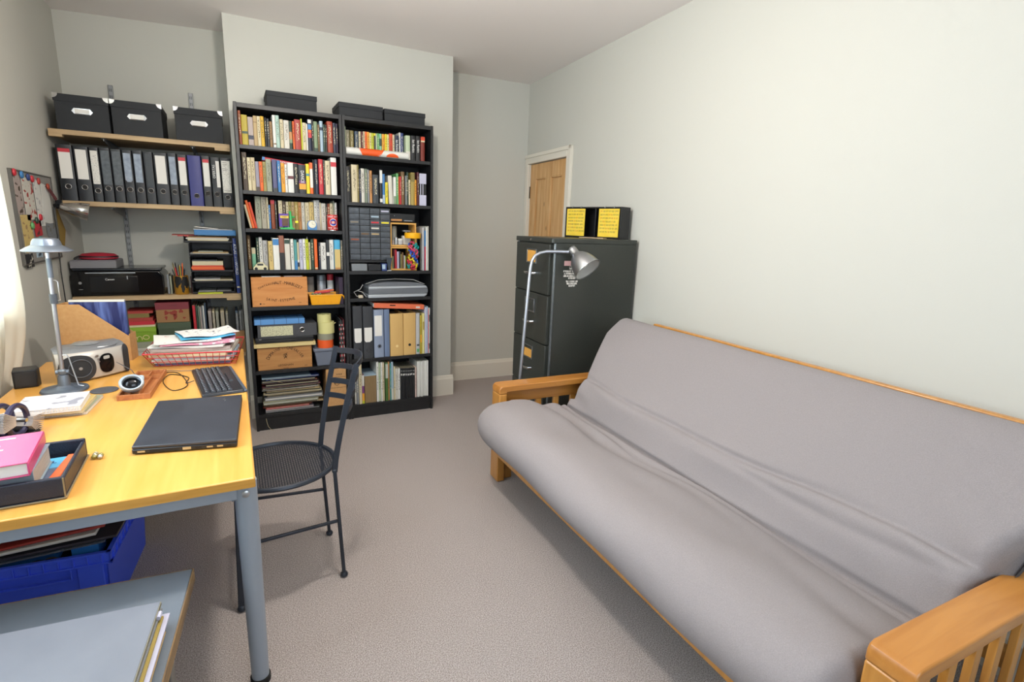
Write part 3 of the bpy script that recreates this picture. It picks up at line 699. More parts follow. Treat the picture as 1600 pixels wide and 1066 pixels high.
# ---- sixth shelf: on the crate lid
t = thing('laptop', 'old black laptop lying closed on the pale crate lid', 'laptop', (.03, .02, .5820))
M().box(0, .35, 0, .19, 0, .020).build('base', blkplastic, t, bevel=.003)
M().box(0, .35, 0, .19, .021, .038).build('screen_lid', mat('charcoal_plastic', '#26282c', .4), t, bevel=.003)
M().box(.02, .035, -.0012, .004, .026, .030).build('latch', chrome, t)
t = thing('lever_arch_file', 'black lever arch file lying flat on the sixth shelf under a blue box', 'file', (.046, .022, .6208))
m = M(); m.box(0, .356, 0, .205, 0, .0025); m.box(0, .356, 0, .205, .0785, .081); m.box(0, .356, 0, .003, .0025, .0785); m.build('cover', mat('black_mottled_file', '#3a3b3f', .6, noise=('#4a4b50', 200, .3)), t)
m = M(); m.box(.012, .34, .02, .195, .004, .06, 0); m.build('sheets', pages, t)
m = M(); m.box(.018, .208, -.001, .002, .008, .072); m.build('spine_label', printed('label_print_cream', '#c8c6a4', '#8a8874', 200, 260, .56), t)
m = M(); m.tube([(.265+.014*cos(a*pi/10), -.001, .042+.014*sin(a*pi/10)) for a in range(20)], .002, 6, closed=True); m.build('finger_ring', chrome, t)
m = M().lathe([(0, 0), (.013, 0), (.013, .0006), (0, .0006)], 20, 0, T(.265, -.0006, .042) @ RX(90)); m.build('finger_hole', inkblack, t)
t = thing('folder_box', 'long flat light blue box with dark stripes lying on the file', 'box', (.03, .03, .7025))
M().box(0, .3, 0, .16, 0, .034).build('box', mat('light_blue_card', '#5c92cc', .5), t, bevel=.001)
m = M()
for x in (.036, .115, .188, .262): m.box(x, x+.002, -.0008, .161, -.0002, .0345)
m.build('stripes', cov('navy'), t)
M().box(-.004, .3, .01, .16, -.0005, .0).build('underside', cov('dark blue'), t)
# stack of tape rolls on the tub
def tub():
    t = thing('storage_tub', 'blue-grey lidded plastic tub under the stack of tape rolls', 'tub', (.375, .006, .405))
    g = mat('blue_grey_plastic', '#6c7484', .45)
    M().frustum((.02, .125, .012, .16), (.006, .137, .002, .172), 0, .10).build('body', g, t, bevel=.004)
    M().box(-.001, .144, -.004, .18, .100, .122).build('lid', g, t, bevel=.006, seg=3)
tub()
def roll(lab, x, z, r, h, c, cy=.055, lip=False):
    m = M(); prof = [(r*.62, 0), (r, 0), (r, h), (r*.62, h), (r*.62, 0)]
    m.shell(prof, 36, 0); m.shell([(r*.63, 0), (r*.63, h)], 36, 1)
    if lip: m.tube([(r*.98*cos(a), r*.98*sin(a), h*.82) for a in (.2, -.1, -.3)]+[(r+.008, .0, h*.85)], .003, 6, 0)
    tag(m.build('tape_roll', [c, paper], loc=(x, cy, z)), lab, 'tape roll', 'tape rolls on the tub')
yt = mat('cream_yellow_tape', '#d2cc8c', .6)
roll('orange tape roll lowest in the stack on the tub', .457, .5275, .051, .054, mat('orange_tape', '#e85c24', .5))
roll('grey-green tape roll above the orange one', .460, .582, .052, .043, mat('grey_tape', '#8c8a78', .6))
roll('wide pale yellow tape roll second from the top of the stack', .466, .6255, .053, .076, yt, lip=True)
roll('narrow pale yellow tape roll topmost in the stack', .456, .7020, .044, .052, yt)
# leaning dark magazines at the right of the sixth shelf
for i in range(4):
    x = .545+i*.009
    c_ = ['black', 'dark grey', 'black', 'maroon'][i]
    m = M(); m.box(0, .006, 0, .21, 0, .30+.01*(i % 2), 0)
    for q in range(9): m.box(.0008, .0052, -.0008, .002, .02+q*.031, .03+q*.031+.006*(q % 2), 1+(q+i) % 2)
    tag(m.build('magazine', [cov(c_), cov('off-white'), cov('red')], loc=(x, .018+.002*i, .4055), smooth=False),
        ['first', 'second', 'third', 'fourth'][i]+' dark magazine from the left, standing beside the tape rolls', 'magazine', 'dark magazines on the sixth shelf of the left bookcase')
# ---- bottom shelf of left bookcase: pile of folders and a cardboard box
random.seed(11)
z = .1105; FC = [('dark grey', .010, .34), ('lilac grey', .012, .3), ('red orange', .010, .27), ('rust red', .007, .3), ('tan', .008, .35), ('dark brown', .006, .33), ('stone', .014, .34), ('cream', .006, .37),
    ('grey', .022, .36), ('taupe', .018, .33), ('tan cream', .006, .36), ('charcoal', .006, .34), ('straw', .008, .33), ('brown', .005, .3), ('off-white', .006, .35), ('black', .012, .34), ('dark red', .006, .36), ('black', .016, .33), ('rust brown', .006, .34), ('charcoal', .014, .33), ('dark blue', .010, .33), ('pale blue', .004, .3)]
nms = ['lowest', 'second', 'third', 'fourth', 'fifth', 'sixth', 'seventh', 'eighth', 'ninth', 'tenth', 'eleventh', 'twelfth', 'thirteenth', 'fourteenth', 'fifteenth', 'sixteenth', 'seventeenth', 'eighteenth', 'nineteenth', 'twentieth', 'twenty-first', 'topmost']
for i, (cn, th, w) in enumerate(FC):
    th *= 1.18
    x0 = .045+random.random()*.03; y0 = .012+random.random()*.02; tilt = 0
    m = M(); n = 10; sag = .002*random.random()
    w = min(w, .425-x0)
    m.box(0, w, 0, .2, 0, th*.30, 0); m.box(0, w, 0, .2, th*.72, th*.94, 0); m.box(.004, w-.004, .004, .196, th*.30, th*.72, 1); m.box(0, w, .196, .2, th*.3, th*.72, 0)
    o = m.build('folder', [cov(cn), pages if i % 2 else paper], loc=(x0, y0, z), rot=(0, 0, radians(random.uniform(-1.2, 1.2))), smooth=False)
    tag(o, '%s %s folder in the pile on the bottom shelf, counting up' % (nms[i], cn), 'folder', 'folders piled on the bottom shelf'); z += th*.95
m = M(); m.tube([(.06, -.004, .085), (.063, -.008, .06), (.07, -.012, .03), (.085, -.016, .01), (.10, -.02, .004)], .0016, 6)
m.tube([(.10, .008, .34), (.15, .006, .325), (.17, .004, .318)], .0012, 6)
tag(m.build('cord', cov('tan cream'), loc=(0, 0, 0)), 'thin pale cord hanging from the folders to the carpet', 'cord')
t = thing('cardboard_box', 'tall brown cardboard wine box behind the metal chair', 'box', (.446, .010, .1105))
M().box(0, .132, 0, .18, 0, .268).build('carton', card, t, bevel=.002)
m = M(); m.box(0.004, .128, -.0008, .001, .13, .132, 0); m.box(.004, .128, -.0008, .001, .205, .207, 0)
q = T(.085, -.0008, 0) @ RX(90)
m.text('WINE', .016, 0, q @ T(0, .225, 0)); m.text('BOX', .02, 0, q @ T(-.01, .165, 0)); m.tube([(.07+.018*cos(a*pi/8), -.001, .17+.022*sin(a*pi/8)) for a in range(16)], .0014, 5, 0, closed=True)
m.build('print', ink, t, smooth=False)

# ================================================================== RIGHT BOOKCASE CONTENTS
bx = .603
# rolled poster in front of the top row
t = thing('poster_tube', 'white rolled poster with orange shapes lying before the top row of books', 'poster tube', (bx+.024, .034, 1.8125))
M().lathe([(0, 0), (.0235, 0), (.0235, .41), (.020, .41), (.019, .40), (0, .40)], 32, 0, RY(90)).build('roll', cov('white'), t)
def wrap_patch(poly, R=.0239):
    """polygon in (x, angle deg) drawn on the roll"""
    m = M(); vs = []; n = len(poly)
    cx = sum(p[0] for p in poly)/n; ca = sum(p[1] for p in poly)/n
    K = 6
    for k in range(K+1):
        f = k/K
        for p in poly:
            x = cx+(p[0]-cx)*f; a = radians(ca+(p[1]-ca)*f); vs.append((x, -R*cos(a), R*sin(a)))
    fs = [(k*n+i, k*n+(i+1) % n, (k+1)*n+(i+1) % n, (k+1)*n+i) for k in range(K) for i in range(n)]
    m.add(vs, fs); return m
def dens(P, k=6):
    o = []
    for i in range(len(P)):
        a, b = P[i], P[(i+1) % len(P)]
        for j in range(k): o.append((a[0]+(b[0]-a[0])*j/k, a[1]+(b[1]-a[1])*j/k))
    return o
om = mat('poster_orange', '#ea5a20', .5)
wrap_patch(dens([(.075, 75), (.25, 75), (.215, -60), (.105, -60)])).build('print', om, t, smooth=True)
wrap_patch([(.30+.042*cos(radians(a)), -50+62*sin(radians(a))) for a in range(0, 181, 12)]).build('print', om, t, smooth=True)
# small parts drawer cabinet
t = thing('drawer_cabinet', 'black small-parts cabinet of many little clear drawers', 'drawer cabinet', (bx+.028, .03, 1.112))
m = M(); CW, CH = .278, .352
m.box(0, CW, .16, .163, 0, CH); m.box(0, .004, 0, .16, 0, CH); m.box(CW-.004, CW, 0, .16, 0, CH); m.box(0, CW, 0, .16, CH-.004, CH); m.box(0, CW, 0, .16, 0, .004)
NR, NCc = 9, 4; rh = (CH-.01)/NR; cw = (CW-.006)/NCc
for i in range(1, NR): m.box(.004, CW-.004, 0.001, .16, .004+i*rh-.001, .004+i*rh+.001)
for j in range(1, NCc): m.box(.003+j*cw-.001, .003+j*cw+.001, .001, .16, .004, CH-.004)
m.build('cabinet_body', blkplastic, t)
dm = mat('smoky_clear_drawer', '#5a6068', .25, noise=('#43484e', 40, .3))
random.seed(5)
DCOL = {(1, 2): 'pale blue', (2, 2): 'red', (2, 3): 'yellow', (3, 2): 'off-white', (4, 2): 'tan', (4, 1): 'brown', (2, 0): 'taupe', (5, 0): 'rust brown', (0, 3): 'lilac white'}
for i in range(NR):
    for j in range(NCc):
        x0 = .003+j*cw+.0025; x1 = x0+cw-.005; z1 = CH-.005-i*rh-.0015; z0 = z1-rh+.004
        m = M(); m.box(x0, x1, -.004, -.002, z0, z1, 0); m.box(x0, x1, -.002, .1, z0, z0+.002, 0); m.box(x0, x0+.0015, -.002, .1, z0, z1-.004, 0); m.box(x1-.0015, x1, -.002, .1, z0, z1-.004, 0)
        m.box(x0+.003, x1-.003, -.012, -.004, z0+.010, z0+.0125, 0)
        k = 'dark grey' if (i, j) not in DCOL else DCOL[(i, j)]
        m.box(x0+.006, x1-.006, -.0052, -.003, z0+.014, z0+.024 if (i, j) in DCOL else z0+.015, 1)
        m.build('drawer', [dm, cov(k)], t, smooth=False)
# things under the small parts cabinet
tag(M().box(.036, .14, 0, .1, 0, .048).build('box', mat('grey_tin_box', '#7c8084', .4, .3), loc=(bx, .012, 1.0435), bevel=.003), 'small grey oblong box under the left of the drawer cabinet', 'box')
tag(M().box(.028, .30, 0, .16, 0, .012).build('box', blkplastic, loc=(bx, .03, 1.0995), bevel=.001), 'flat black tray supporting the drawer cabinet', 'tray')
tag(M().box(.146, .235, 0, .12, 0, .046).build('box', blkplastic, loc=(bx, .014, 1.0435), bevel=.004), 'small black case under the middle of the drawer cabinet', 'case')
m = M(); m.box(.238, .272, 0, .05, 0, .05, 0); m.box(.24, .262, -.001, .002, .012, .044, 1)
tag(m.build('box', [cov('dark blue'), cov('pale blue')], loc=(bx, .008, 1.0435), bevel=.001), 'little blue and white carton below the drawer cabinet', 'carton')
m = M(); m.frustum((-.016, .016, -.006, .006), (-.012, .012, -.005, .005), 0, .006, 0); m.frustum((-.006, .006, -.005, .005), (-.02, .02, -.006, .006), .006, .09, 1)
tag(m.build('bulldog_clip', [chrome, mat('clear_blue_grey', '#39424c', .2)], loc=(bx+.288, .010, 1.0435)), 'dark glassy stand-up holder right of the blue carton', 'holder')
# black cassette box on top of the wooden cubes
m = M(); m.box(0, .176, 0, .15, 0, .055, 0); m.box(.008, .085, -.001, .002, .004, .018, 1); m.box(.1, .16, -.001, .002, .004, .012, 2); m.box(.03, .035, -.001, .002, .036, .042, 2)
tag(m.build('box', [blkplastic, cov('orange tan'), cov('grey')], loc=(bx+.311, .06, 1.378), bevel=.002), 'flat black media box on top of the wooden cube shelf', 'box')
# honey wood cube shelves
def cube(z, h, lab):
    t = thing('wooden_cube', lab, 'wooden cube shelf', (bx+.309, .05, z), group='stacked wooden cube shelves')
    w = .186; d = .15; k = .011
    M().box(0, k, 0, d, 0, h).build('side_panel', framewood, t, bevel=.001); M().box(w-k, w, 0, d, 0, h).build('side_panel', framewood, t, bevel=.001)
    M().box(k, w-k, 0, d, h-k, h).build('top_panel', framewood, t, bevel=.001); M().box(k, w-k, 0, d, 0, k).build('bottom_panel', framewood, t, bevel=.001)
cube(1.0435, .163, 'lower honey-coloured wooden cube holding notebooks behind the toy jar')
cube(1.2085, .163, 'upper honey-coloured wooden cube holding small bottles')
jar('bottle', 'tall clear grey bottle in the upper wooden cube', 'bottle', bx+.353, .12, 1.2205, .021, .108, mat('smoky_glass', '#8a8c84', .1), mat('glass_lid', '#7c7e78', .2), .02)
jar('perfume_bottle', 'small clear bottle with a pale stopper in the upper wooden cube', 'bottle', bx+.357, .075, 1.2205, .010, .03, mat('clear_glass', '#a8acac', .08), steel, .02)
jar('perfume_bottle', 'squat silvery white pot in the upper wooden cube', 'pot', bx+.388, .078, 1.2205, .017, .03, cov('pale grey'), cov('white'), .012)
m = M(); m.lathe([(0, 0), (.007, 0), (.008, .006), (.005, .014), (.006, .02), (.0045, .03), (0, .032)], 12)
tag(m.build('figurine', cov('pinkish grey'), loc=(bx+.334, .066, 1.2205)), 'tiny pinkish figurine at the left of the upper wooden cube', 'figurine')
m = M(); m.box(-.03, .03, -.02, .02, 0, .062, 0); m.tube([(0, 0, .062), (0, 0, .098)], .006, 10, 0); m.box(-.026, .026, -.02, .02, .09, .10, 1)
tag(m.build('glue_bottle', [cov('white'), cov('grey')], loc=(bx+.440, .110, 1.2205), bevel=.003), 'white pump dispenser behind the yellow-lidded jar', 'dispenser')
random.seed(3)
xx = .326
for i, (c_, w_, h_) in enumerate((('sage green', .007, .085), ('maroon', .006, .132), ('red', .011, .13), ('lilac white', .012, .118), ('dark grey', .007, .12), ('olive tan', .006, .10), ('brown', .010, .112), ('pale grey', .008, .09), ('lime', .007, .085))):
    tag(book_mesh(w_, h_, .11).build('notebook', [cov(c_), pages], loc=(bx+xx, .062, 1.055), smooth=False), 'small %s notebook standing inside the lower wooden cube' % c_, 'notebook', 'notebooks in the lower wooden cube'); xx += w_+.0035
# jar of coloured foam/magnetic shapes
t = thing('toy_jar', 'clear plastic jar with a yellow lid full of coloured toy letters', 'jar', (bx+.470, -.0+.052, 1.0435))
gl = mat('clear_plastic', '#ffffff', .05, trans=1.0)
M().shell([(.0, .0), (.050, 0), (.052, .003), (.052, .218), (.046, .226)], 40).build('jar_body', gl, t)
M().lathe([(0, .224), (.055, .224), (.057, .228), (.057, .258), (.054, .262), (0, .262)], 40).build('lid', mat('yellow_lid', '#f2b21c', .3), t)
for j, (cn, hexv) in enumerate((('red', '#d8384a'), ('blue', '#2c58c0'), ('teal', '#20a8a4'), ('yellow', '#e8d030'), ('pink', '#d84468'))):
    random.seed(20+j)
    for i in range(9):
        m = M(); a = -pi/2+(i*5+j)*2.4; r = .026 if (i+j) % 4 else .008
        q = T(r*cos(a), r*sin(a), .022+(i*5+j)*.0037) @ RZ(math.degrees(a)+90+random.uniform(-25, 25)) @ RX(random.uniform(60, 110)) @ RZ(random.uniform(0, 180)) @ Matrix.Diagonal((1.25, 1.25, 1.25, 1))
        if (i+j) % 3 == 0: m.tube([(.011*cos(b*pi/6), .013*sin(b*pi/6), 0) for b in range(12)], .005, 6, closed=True, mx=q)
        elif (i+j) % 3 == 1: m.box(-.013, .013, -.004, .004, -.005, .005, 0, q); m.box(-.013, -.005, -.014, .014, -.005, .005, 0, q)
        else: m.box(-.015, .015, .006, .013, -.005, .005, 0, q); m.box(-.004, .004, -.014, .008, -.005, .005, 0, q)
        m.build('toy_letter', mat('toy_'+cn, hexv, .5), t, bevel=.001)
# tall white magazines at the right of the third compartment
for x0, x1, h_, cn, lb in ((.532, .545, .30, 'pale grey', 'pale grey magazine standing just right of the toy jar'), (.547, .556, .28, 'bright blue', 'blue and red magazine between pale ones, right of the toy jar'), (.558, .568, .305, 'white', 'white magazine second from the right in the drawer unit bay'), (.570, .578, .31, 'off-white', 'off-white magazine at the right end of the drawer unit bay')):
    m = book_mesh(x1-x0, h_, .2); mats = [cov(cn), pages]
    if cn == 'bright blue': mats.append(cov('red')); m.box(.0008, x1-x0-.0008, -.0006, .003, .0, h_*.6, 2)
    tag(m.build('magazine', mats, loc=(bx+x0, .025, 1.0435), smooth=False), lb, 'magazine', 'magazines at the right of the drawer unit bay')
# scanner
t = thing('scanner', 'grey and silver flatbed scanner lying on the fourth shelf', 'scanner', (bx+.142, .012, .857))
sg = mat('dark_silver_plastic', '#6c7076', .4, .2); sl = mat('pale_silver_plastic', '#b4bac0', .35, .3)
pr = [(0, 0), (.395, 0), (.418, .012), (.425, .035), (.425, .055), (.415, .078), (.398, .086), (.02, .086), (.004, .06)]
M().prism([(0, 0), (.40, 0), (.417, .010), (.422, .022), (.0, .022)], 0, .24, 'Y').build('base', sl, t, bevel=.003)
M().prism([(.002, .0225), (.423, .0225), (.428, .04), (.425, .062), (.004, .062)], .002, .24, 'Y').build('body', sg, t, bevel=.003)
M().prism([(.004, .0625), (.425, .0625), (.412, .078), (.006, .078)], .004, .24, 'Y').build('trim_band', sl, t, bevel=.002)
M().prism([(.0, .0785), (.41, .0785), (.38, .094), (.30, .104), (.14, .108), (.03, .098)], .012, .235, 'Y').build('lid', sg, t, bevel=.004)
m = M(); m.tube([(-.03, .01, .15-.06), (-.05, -.0, .06), (-.09, .01, .04), (-.075, .0, .012), (-.03, -.002, .006)], .003, 6)
m.tube([(-.07, .012, .05), (-.035, .0, .04), (-.012, -.004, .005)], .0028, 6); m.tube([(.0, .05, .09), (.08, .03, .118), (.2, .025, .124), (.33, .02, .118), (.41, .015, .085)], .0028, 6)
tag(m.build('cable', mat('grey_cable', '#9a9a98', .5), loc=(bx+.142, .03, .858)), 'grey cable looped over and beside the scanner', 'cable')
tag(M().box(0, .03, 0, .02, 0, .02).build('plug', mat('ivory_plastic', '#c4b8a0', .5), loc=(bx+.078, .02, .8575), bevel=.003), 'small ivory plug lying left of the scanner', 'plug')

# files row (fifth shelf right)
def lever_file(x0, x1, h, d, y, z, mm, lab, label_box=None, label_shape=None, ring=None, g=None, hole=None, labm=None, taper=None, extra=None):
    t = thing('lever_arch_file', lab, 'file', (x0, y, z), group=g); w = x1-x0; c = .0025
    r = min(.006, w*.15)
    m = M(); m.box(0, c, r, d, 0, h); m.box(w-c, w, r, d, 0, h)
    m.prism([(0, r), (r*.3, r*.3), (r, 0), (w-r, 0), (w-r*.3, r*.3), (w, r), (w-c, r+c), (c, r+c)], 0, h, 'Z')
    m.build('cover', mm, t)
    M().box(c+.001, w-c-.006, r+c+.01, d-.01, .004, h-.02).build('sheets', pages, t, smooth=False)
    if label_box:
        a, b, z0, z1 = label_box
        m = M()
        if label_shape: m.prism([(a, z0+.012), (a+.008, z0), (b-.008 if label_shape == 1 else (a+b)/2+.01, z0), (b, z0+.012), (b, z1), (a, z1)], -.0012, .001, 'Y')
        else: m.box(a, b, -.0012, .001, z0, z1)
        m.build('spine_label', labm or paper, t, smooth=False)
    if ring:
        cx, cz, rr, rm = ring
        M().tube([(cx+rr*cos(a*pi/12), -.0008, cz+rr*sin(a*pi/12)) for a in range(24)], .0018, 6, closed=True).build('finger_ring', rm, t)
    if hole:
        cx, cz, rr = hole[:3]
        M().lathe([(0, 0), (rr, 0), (rr, .0006), (0, .0006)], 22, 0, T(cx, -.0004, cz) @ RX(90)).build('finger_hole', hole[3] if len(hole) > 3 else inkblack, t)
    return t
z5 = .432
bf = mat('black_ribbed_file', '#303236', .6, noise=('#3c3e43', 220, .3))
lever_file(bx+.034, bx+.098, .372, .23, .018, z5, bf, 'black binder at the left end of the fifth shelf, cut-corner label', (.008, .056, .115, .216), 1, (.033, .06, .015, blkplastic), 'black binders with pale labels')
lever_file(bx+.102, bx+.170, .368, .23, .018, z5, bf, 'black binder with a pointed label, second on the fifth shelf', (.008, .060, .115, .218), 2, (.033, .06, .015, blkplastic), 'black binders with pale labels')
lever_file(bx+.176, bx+.244, .342, .23, .014, z5, mat('pale_blue_grey_file', '#8a96ac', .4), 'pale blue-grey lever arch file with a white label', (.004, .055, .155, .30), None, (.036, .080, .012, blkplastic), None, (.036, .080, .008), paper)
lever_file(bx+.248, bx+.287, .342, .22, .016, z5, mat('translucent_blue_file', '#6c7c98', .25), 'slim translucent blue file beside the lever arch file')
lever_file(bx+.290, bx+.384, .308, .23, .014, z5, manila, 'manila magazine file with a pale finger hole', None, None, None, 'manila magazine files', (.048, .072, .010, mat('pale_hole', '#e8cf90', .6)))
lever_file(bx+.386, bx+.478, .308, .23, .014, z5, manila, 'manila magazine file with a dark finger hole', None, None, None, 'manila magazine files', (.045, .075, .010))
for x0, x1, h_, cn, lb, bd in ((.480, .508, .304, 'pale grey', 'pale grey manual with a green foot, right of the manila files', [(.05, .13, 'green'), (.2, .24, 'dark grey')]),
   (.510, .525, .286, 'mustard', 'mustard magazine third shelf item right of the grey manual', [(.3, .5, 'amber')]), (.527, .545, .300, 'pale yellow', 'pale yellow magazine beside the mustard one', [(.6, .8, 'ochre')]),
   (.546, .560, .345, 'lilac white', 'tall lilac magazine near the right end of the file shelf', []), (.5605, .570, .35, 'pale blue', 'tall pale blue magazine near the right end of the file shelf', []),
   (.5705, .5755, .335, 'red', 'thin red magazine near the right end of the file shelf', []), (.576, .5845, .34, 'white', 'white magazine with black print at the right end', [(.7, .85, 'dark grey'), (.1, .22, 'dark grey')])):
    m = book_mesh(x1-x0, h_, .21); mats = [cov(cn), pages]
    for z0, z1, c2 in bd: mats.append(cov(c2)); m.box((x1-x0)*.2, (x1-x0)*.8, -.0006, .003, z0*h_, z1*h_, len(mats)-1)
    tag(m.build('magazine', mats, loc=(bx+x0, .016, z5), smooth=False), lb, 'magazine', 'magazines at the right of the file shelf')
m = M(); m.box(0, .36, 0, .2, 0, .034, 0); m.box(-.002, .0, .004, .19, .004, .03, 1); m.box(.11, .15, -.0008, .001, .018, .026, 2); m.box(.30, .33, -.0008, .001, .008, .02, 3)
tag(m.build('folder', [mat('salmon_orange_folder', '#d86c48', .5), paper, ink, cov('white')], loc=(bx+.178, .012, z5+.356), rot=(0, radians(4.0), 0), bevel=.002), 'salmon orange folder lying tilted across the files', 'folder')
# brown box file on the bottom shelf
t = thing('box_file', 'brown slipcase file with a pale blue top on the bottom shelf', 'file', (bx+.104, .02, .1005))
M().box(0, .08, 0, .2, 0, .20).build('sheets', mat('brown_page_edges', '#8c7450', .8, stretch=(1, 1, .05), noise=('#7a6444', 200, .3)), t)
M().box(-.0025, .0825, -.002, .2, .2, .2035).build('cover', cov('pale blue'), t)

# black storage boxes on top of the bookcases
def lidbox(x0, x1, y0, y1, z, h, lab):
    t = thing('storage_box', lab, 'storage box', (x0, y0, z), group='black lidded boxes on top of the bookcases')
    w = x1-x0; d = y1-y0
    M().box(.003, w-.003, .003, d-.003, 0, h-.004).build('box', boxblack, t, bevel=.002)
    M().box(0, w, 0, d, h-.028, h).build('lid', boxblack, t, bevel=.002)
    return t
lidbox(.180, .468, .045, .27, BH-.003+.0005, .096, 'black lidded box on top of the left bookcase')
lidbox(bx-.012, bx+.266, .015, .26, BH+.0005, .078, 'black lidded box straddling the join on top of both bookcases')
lidbox(bx+.276, bx+.555, .025, .27, BH+.0005-.003, .078, 'black lidded box on top of the right bookcase, at its right')

# ================================================================== FUTON SOFA
fut = thing('futon_sofa', 'long futon sofa with grey-brown mattress and orange wooden arms', 'sofa', (1.14, -1.16, 0), radians(-2))
FL = 2.07; FA = .095
def arm(y0, y1, inner):
    """side frame between y0<y1; lx 0..0.84"""
    a = thing('arm_frame', '', '', (0, 0, 0)); del a['label']; del a['category']; a.parent = fut
    def r2(x0, x1, z0, z1, r): return rbox(x0, x1, z0, z1, r, 5)
    # arm cap with a rounded nose, lying over the front post
    m = M(); pr = [(.0, .50), (.0, .525), (.006, .538), (.02, .545), (.86, .545), (.86, .51), (.045, .51), (.045, .50)]
    m.prism(pr, y0, y1, 'Y'); m.build('armrest', futwoodx, a, bevel=.006, seg=3)
    M().box(0, .045, y0, y1, 0, .5).build('front_post', futwood, a, bevel=.006, seg=3)
    M().box(.80, .85, y0+.02, y1-.02, 0, .51).build('back_post', futwood, a, bevel=.004)
    ym = (y0+y1)/2
    M().box(.045, .80, ym-.012, ym+.012, .44, .51).build('side_rail', futwoodx, a, bevel=.003)
    M().box(.045, .80, ym-.012, ym+.012, .10, .17).build('side_rail', futwoodx, a, bevel=.003)
    for i in range(6):
        x = .13+i*.113
        M().box(x, x+.034, ym-.009, ym+.009, .17, .44).build('slat', futwood, a, bevel=.002)
    m = M(); m.box(.045, .10, ym-.02, ym+.02, 0, .44); m.build('corner_post', futwood, a, bevel=.003)
arm(-FA, 0, -1); arm(-FL, -FL+FA, 1)
M().box(-.018, .02, -FL+FA, -FA, .168, .25).build('front_rail', futwood, fut, bevel=.004)
M().box(.866, .896, -FL+.03, -.24, .80, .868).build('back_top_rail', futwood, fut, bevel=.006, seg=3)
M().box(.74, .78, -FL+FA, -FA, .18, .24).build('back_rail', futwood, fut, bevel=.004)
for i in range(9):
    y = -.2-i*.208
    M().box(.05, .74, y-.03, y+.03, .232, .25).build('bed_slat', futwood, fut)
    m = M(); m.add([(.56, y-.03, .30), (.56, y+.03, .30), (.885, y+.03, .80), (.885, y-.03, .80), (.575, y-.03, .29), (.575, y+.03, .29), (.9, y+.03, .79), (.9, y-.03, .79)],
                   [(0,1,2,3),(4,7,6,5),(0,4,5,1),(1,5,6,2),(2,6,7,3),(3,7,4,0)])
    m.build('bed_slat', futwood, fut)
PR = [(-.02,.250),(-.09,.272),(-.138,.32),(-.152,.38),(-.130,.435),(-.065,.475),(.04,.478),(.16,.455),(.28,.43),(.36,.412),(.392,.405),(.412,.43),(.44,.495),(.475,.548),(.515,.588),(.60,.685),(.70,.79),(.765,.845),
      (.802,.866),(.838,.866),(.850,.835),(.80,.75),(.70,.62),(.59,.46),(.50,.345),(.40,.285),(.25,.268),(.10,.262)]
def catmull(P, k, closed=True):
    n = len(P); o = []
    for i in range(n):
        a, b, c, d = P[(i-1) % n], P[i], P[(i+1) % n], P[(i+2) % n]
        for j in range(k):
            t = j/k
            o.append(tuple(.5*((2*b[q])+(-a[q]+c[q])*t+(2*a[q]-5*b[q]+4*c[q]-d[q])*t*t+(-a[q]+3*b[q]-3*c[q]+d[q])*t**3) for q in (0, 1)))
    return o
K_ = 8; C2 = catmull(PR, K_); NP = len(C2); NL = 230
nrm = []
for i in range(NP):
    a, b = C2[i-1], C2[(i+1) % NP]; tx, tz = b[0]-a[0], b[1]-a[1]; l = math.hypot(tx, tz)+1e-9; nrm.append((-tz/l, tx/l))
cxm = sum(p[0] for p in C2)/NP; czm = sum(p[1] for p in C2)/NP
def g(x, s): return math.exp(-(x/s)**2)
def disp(s, y):
    """s in control-point units along the profile, y along the sofa; outward displacement"""
    L = -y                      # 0..2.07
    d = 0.0
    calm = 1-.85*g(s-18, 2.6)
    d += calm*(.006*sin(L*5.1+s*.9)*g(s-8, 6)+.003*sin(L*9.7-s*1.3+1))
    # fold in the seat: deep behind the front roll, wandering along the length
    c = 7.55+.55*sin(L*2.3-.5)+.22*sin(L*6.3)
    k = .55+.45*sin(L*2.9+.4)
    d -= .024*g(s-c, .34)*k; d += .014*g(s-c+.8, .6)*k; d += .010*g(s-c-.7, .42)*k
    # second fold in front of the crease
    c = 8.75+.20*sin(L*5.1+.6)+.08*sin(L*13); k = .6+.4*sin(L*2.4+1)
    d -= .014*g(s-c, .20)*k; d += .009*g(s-c-.45, .28)*k
    # crease between seat and back
    d -= .020*g(s-10.05-.10*sin(L*4), .32)
    # fold in the lower back cushion
    c = 13.35+.32*sin(L*3.0+2)+.10*sin(L*9); k = .35+.65*max(0, sin(L*1.5-.2 if L > .5 else L*3+1.2))
    d -= .016*g(s-c, .26)*k; d += .010*g(s-c+.65, .5)*k
    c2 = 12.2+.15*sin(L*7)+.15*L; d -= .007*g(s-c2, .22)*max(0, sin(L*2.1-1.4))
    # gathers towards both ends of the back
    d += .011*g(L-1.90, .14)*sin(s*3.2+L*16)*g(s-14.2, 2.2)
    d += .008*g(L-.16, .12)*sin(s*3.6+L*9)*g(s-12.6, 1.4)
    d += .012*g(L-1.80, .35)*g(s-15, 2.2)
    # quilting hollows with radiating puckers in the seat
    for bl in (.62, 1.08, 1.50): d -= .009*g(L-bl, .09)*g(s-6.9, .8)
    return d
m = M(); vs_ = []
